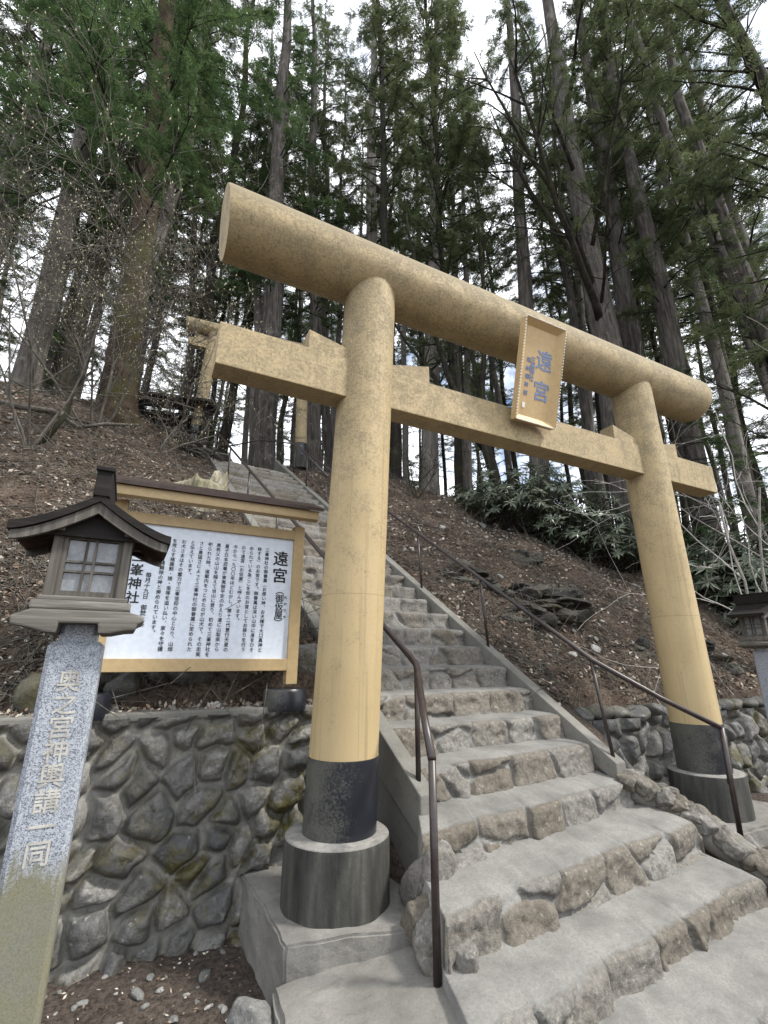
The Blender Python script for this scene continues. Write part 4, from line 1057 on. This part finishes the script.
# ------------------------------------------------------------------ rocks
def slab_outcrop(label, x, y, w_, n, seed, rz):
    rg = random.Random(seed); m = MB(); t = 0
    for i in range(n):
        f = i/n; vs, fs = rock_mesh(seed*50+i, 3, 1, .45, 11)
        sx, sy, sz = w_*rg.uniform(.16, .40)*(1-.3*f), w_*rg.uniform(.22, .36), rg.uniform(.05, .16)
        ox_, oy_ = rg.uniform(-.5, .5)*w_, .62*f*w_+rg.uniform(-.08, .12)*w_; rot = Matrix.Rotation(rg.uniform(-.6, .6), 3, 'Z') @ Matrix.Rotation(rg.uniform(-.25, .15), 3, 'X') @ Matrix.Rotation(rg.uniform(-.10, .22), 3, 'Y')
        m.add([rot @ Vector((v.x*sx, v.y*sy, v.z*sz))+Vector((ox_, oy_, -.11+.58*f*w_)) for v in vs], fs, (rg.random(), 0, rg.uniform(.2, .9), 1), False)
    o = m.build('rock_outcrop', M['rock']); o.location = (x, y, terrain(x, y)+.02); o.rotation_euler = (0, 0, rz); tag(o, label, 'rock')
slab_outcrop('largest dark layered rock outcrop on the slope right of the stairs', 4.1, 2.1, 1.15, 30, 1, -.35)
slab_outcrop('smaller dark layered rock beside the upper part of the right stair kerb', 3.25, 2.75, .95, 22, 2, -.35)
slab_outcrop('dark slab rock high on the slope near the middle of the right bank', 5.1, 3.6, .7, 8, 3, -.3)
slab_outcrop('dark broken rock just left of the right torii pillar low on the bank', 5.0, 1.35, .6, 9, 4, -.3)
slab_outcrop('dark rock ledge above the boulder wall behind the right pillar', 6.2, 1.3, .8, 9, 5, -.2)
slab_outcrop('pile of dark flat stones at the foot of the far torii, left of the stairs', -.55, 7.6, 1.0, 16, 6, .2)
slab_outcrop('stack of dark flat rocks under the timber shed', -1.3, 8.1, .9, 12, 7, .1)
PR = []
for i in range(7):
    o = rock_obj('slate_stone', 200+i, M['slate'], None, 2, 1, .35, 9); o.data.polygons.foreach_set('use_smooth', [False]*len(o.data.polygons)); o.data.name = 'slate_stone'; COL.objects.unlink(o); PR.append(o)
def stone(x, y, s, flat, label, group, rg, up=.3, mat=None):
    o = PR[rg.randint(0, 6)].copy(); COL.objects.link(o); o.scale = (s*rg.uniform(.7, 1.4), s*rg.uniform(.6, 1), s*flat); o.location = (x, y, terrain(x, y)+s*flat*up)
    e = .15; gx, gy = (terrain(x+e, y)-terrain(x-e, y))/(2*e), (terrain(x, y+e)-terrain(x, y-e))/(2*e)
    o.rotation_euler = (Matrix.Rotation(math.atan(gy)*.9+rg.uniform(-.25, .25), 3, 'X') @ Matrix.Rotation(rg.uniform(0, 6), 3, 'Z')).to_euler()
    tag(o, label, 'stone', group)
rg = random.Random(9); c = 0
while c < 130:
    x, y = rg.uniform(2.6, 9.5), rg.uniform(.95, 6.5)
    if to_st(x, y)[0] < 2.08: continue
    c += 1; stone(x, y, rg.choice((.03, .04, .05, .06, .09)), rg.uniform(.25, .5), 'pale flat stone lying in the leaf litter right of the stairs', 'stones on the right bank', rg)
c = 0
while c < 72:
    x, y = rg.uniform(-4.5, .35), rg.uniform(1.0, 7)
    if to_st(x, y)[0] > -.2: continue
    c += 1; stone(x, y, rg.choice((.03, .04, .05, .07)), rg.uniform(.25, .5), 'pale flat stone lying in the leaf litter left of the stairs', 'stones on the left bank', rg)
for i in range(74):
    x, y = rg.uniform(-1.5, -.45), rg.uniform(-.7, .55)
    stone(x, y, rg.choice((.010, .012, .016, .02, .028, .045)), .5, 'small pale stone on the bare earth at the foot of the mossy wall', 'stones at the wall foot', rg, .35)
for i in range(16):
    x = -1.75+i*.125; y = rg.uniform(.96, 1.12)
    o = rock_obj('grey_rock', 300+i, M['wall'], None, 3, 1, .25, 5); o.location = (x, y, terrain(x, y)+.03); s = rg.uniform(.11, .20); o.scale = (s*1.2, s*.8, s*.9); o.rotation_euler = (0, 0, rg.uniform(0, 6)); tag(o, 'dark grey rock in the row under the notice board, on top of the wall', 'rock', 'rocks under the notice board')
for i in range(18):
    x = rg.uniform(-1.7, .1); stone(x, rg.uniform(.68, .92), rg.uniform(.02, .05), .35, 'chip of slate on the wall top below the notice board', 'slate chips on the wall top', rg, 1.0)
    COL.objects[-1].location.z = .965

# ------------------------------------------------------------------ leaf litter and twigs
def ground_n(x, y):
    e = .08; return Vector((-(bumpy(x+e, y)-bumpy(x-e, y))/(2*e), -(bumpy(x, y+e)-bumpy(x, y-e))/(2*e), 1)).normalized()
rg = random.Random(14); lv = Leaves(); tm = MB(); n = 0
def scatter(x, y, s, twig=False):
    nn = ground_n(x, y); p = Vector((x, y, bumpy(x, y)+.008+rg.random()*.025))
    d = rand_unit(rg); d = (d-nn*d.dot(nn)*.75).normalized()
    if twig:
        L_ = rg.uniform(.08, .30) if rg.random() < .85 else rg.uniform(.4, 1.1); q = p+d*L_; tm.tube([p, (p+q)/2+nn*rg.uniform(.0, .04), q], [.005, .004, .002], 3, cap=False, col=(rg.random(), 0, 0, 1)); return
    m2 = (nn+rand_unit(rg)*.8).normalized(); t = min(1, rg.random()**2.3*(.6+.8*(mnoise.noise(Vector((x*1.1, y*1.1, 7)))+.5)))
    lv.leaf(p, d, m2, s*rg.uniform(.7, 1.5), s*rg.uniform(.2, .4), t, s*rg.uniform(-.2, .3))
while n < 60000:
    a = rg.uniform(R(-25), R(72)); rr = 3.6+9.5*rg.random()**1.2; x, y = cx+math.sin(a)*rr, cy+math.cos(a)*rr
    s, t = to_st(x, y)
    if y < (.95 if x < 1.5 else .66) or -.12 < s < 2.03 and t < 9.2: continue
    if mnoise.noise(Vector((x*1.6, y*1.6, 2)))+.25*mnoise.noise(Vector((x*6, y*6, 4))) < rg.uniform(-.75, .15): n += .25; continue
    scatter(x, y, rg.choice((.016, .024, .034, .05))+.0032*rr, rg.random() < .36); n += 1
for i in range(700):
    x, y = rg.uniform(-1.9, -.42), rg.uniform(-.9, .6); scatter(x, y, .018)
for i in range(900):
    x, y = rg.uniform(-1.9, .3), rg.uniform(.68, 1.1); nn = Vector((0, 0, 1)); lv.leaf(Vector((x, y, .966+rg.random()*.02)), rand_unit(rg), (nn+rand_unit(rg)*.6).normalized(), rg.uniform(.02, .05), .012, rg.random(), 0)
o = lv.build('leaf_litter', M['litter']); tag(o, 'brown dry leaves and needles covering the forest floor', 'leaf litter', kind='stuff')
o = tm.build('fallen_twigs', M['twig']); tag(o, 'thin dry twigs strewn over the forest floor', 'twigs', kind='stuff')
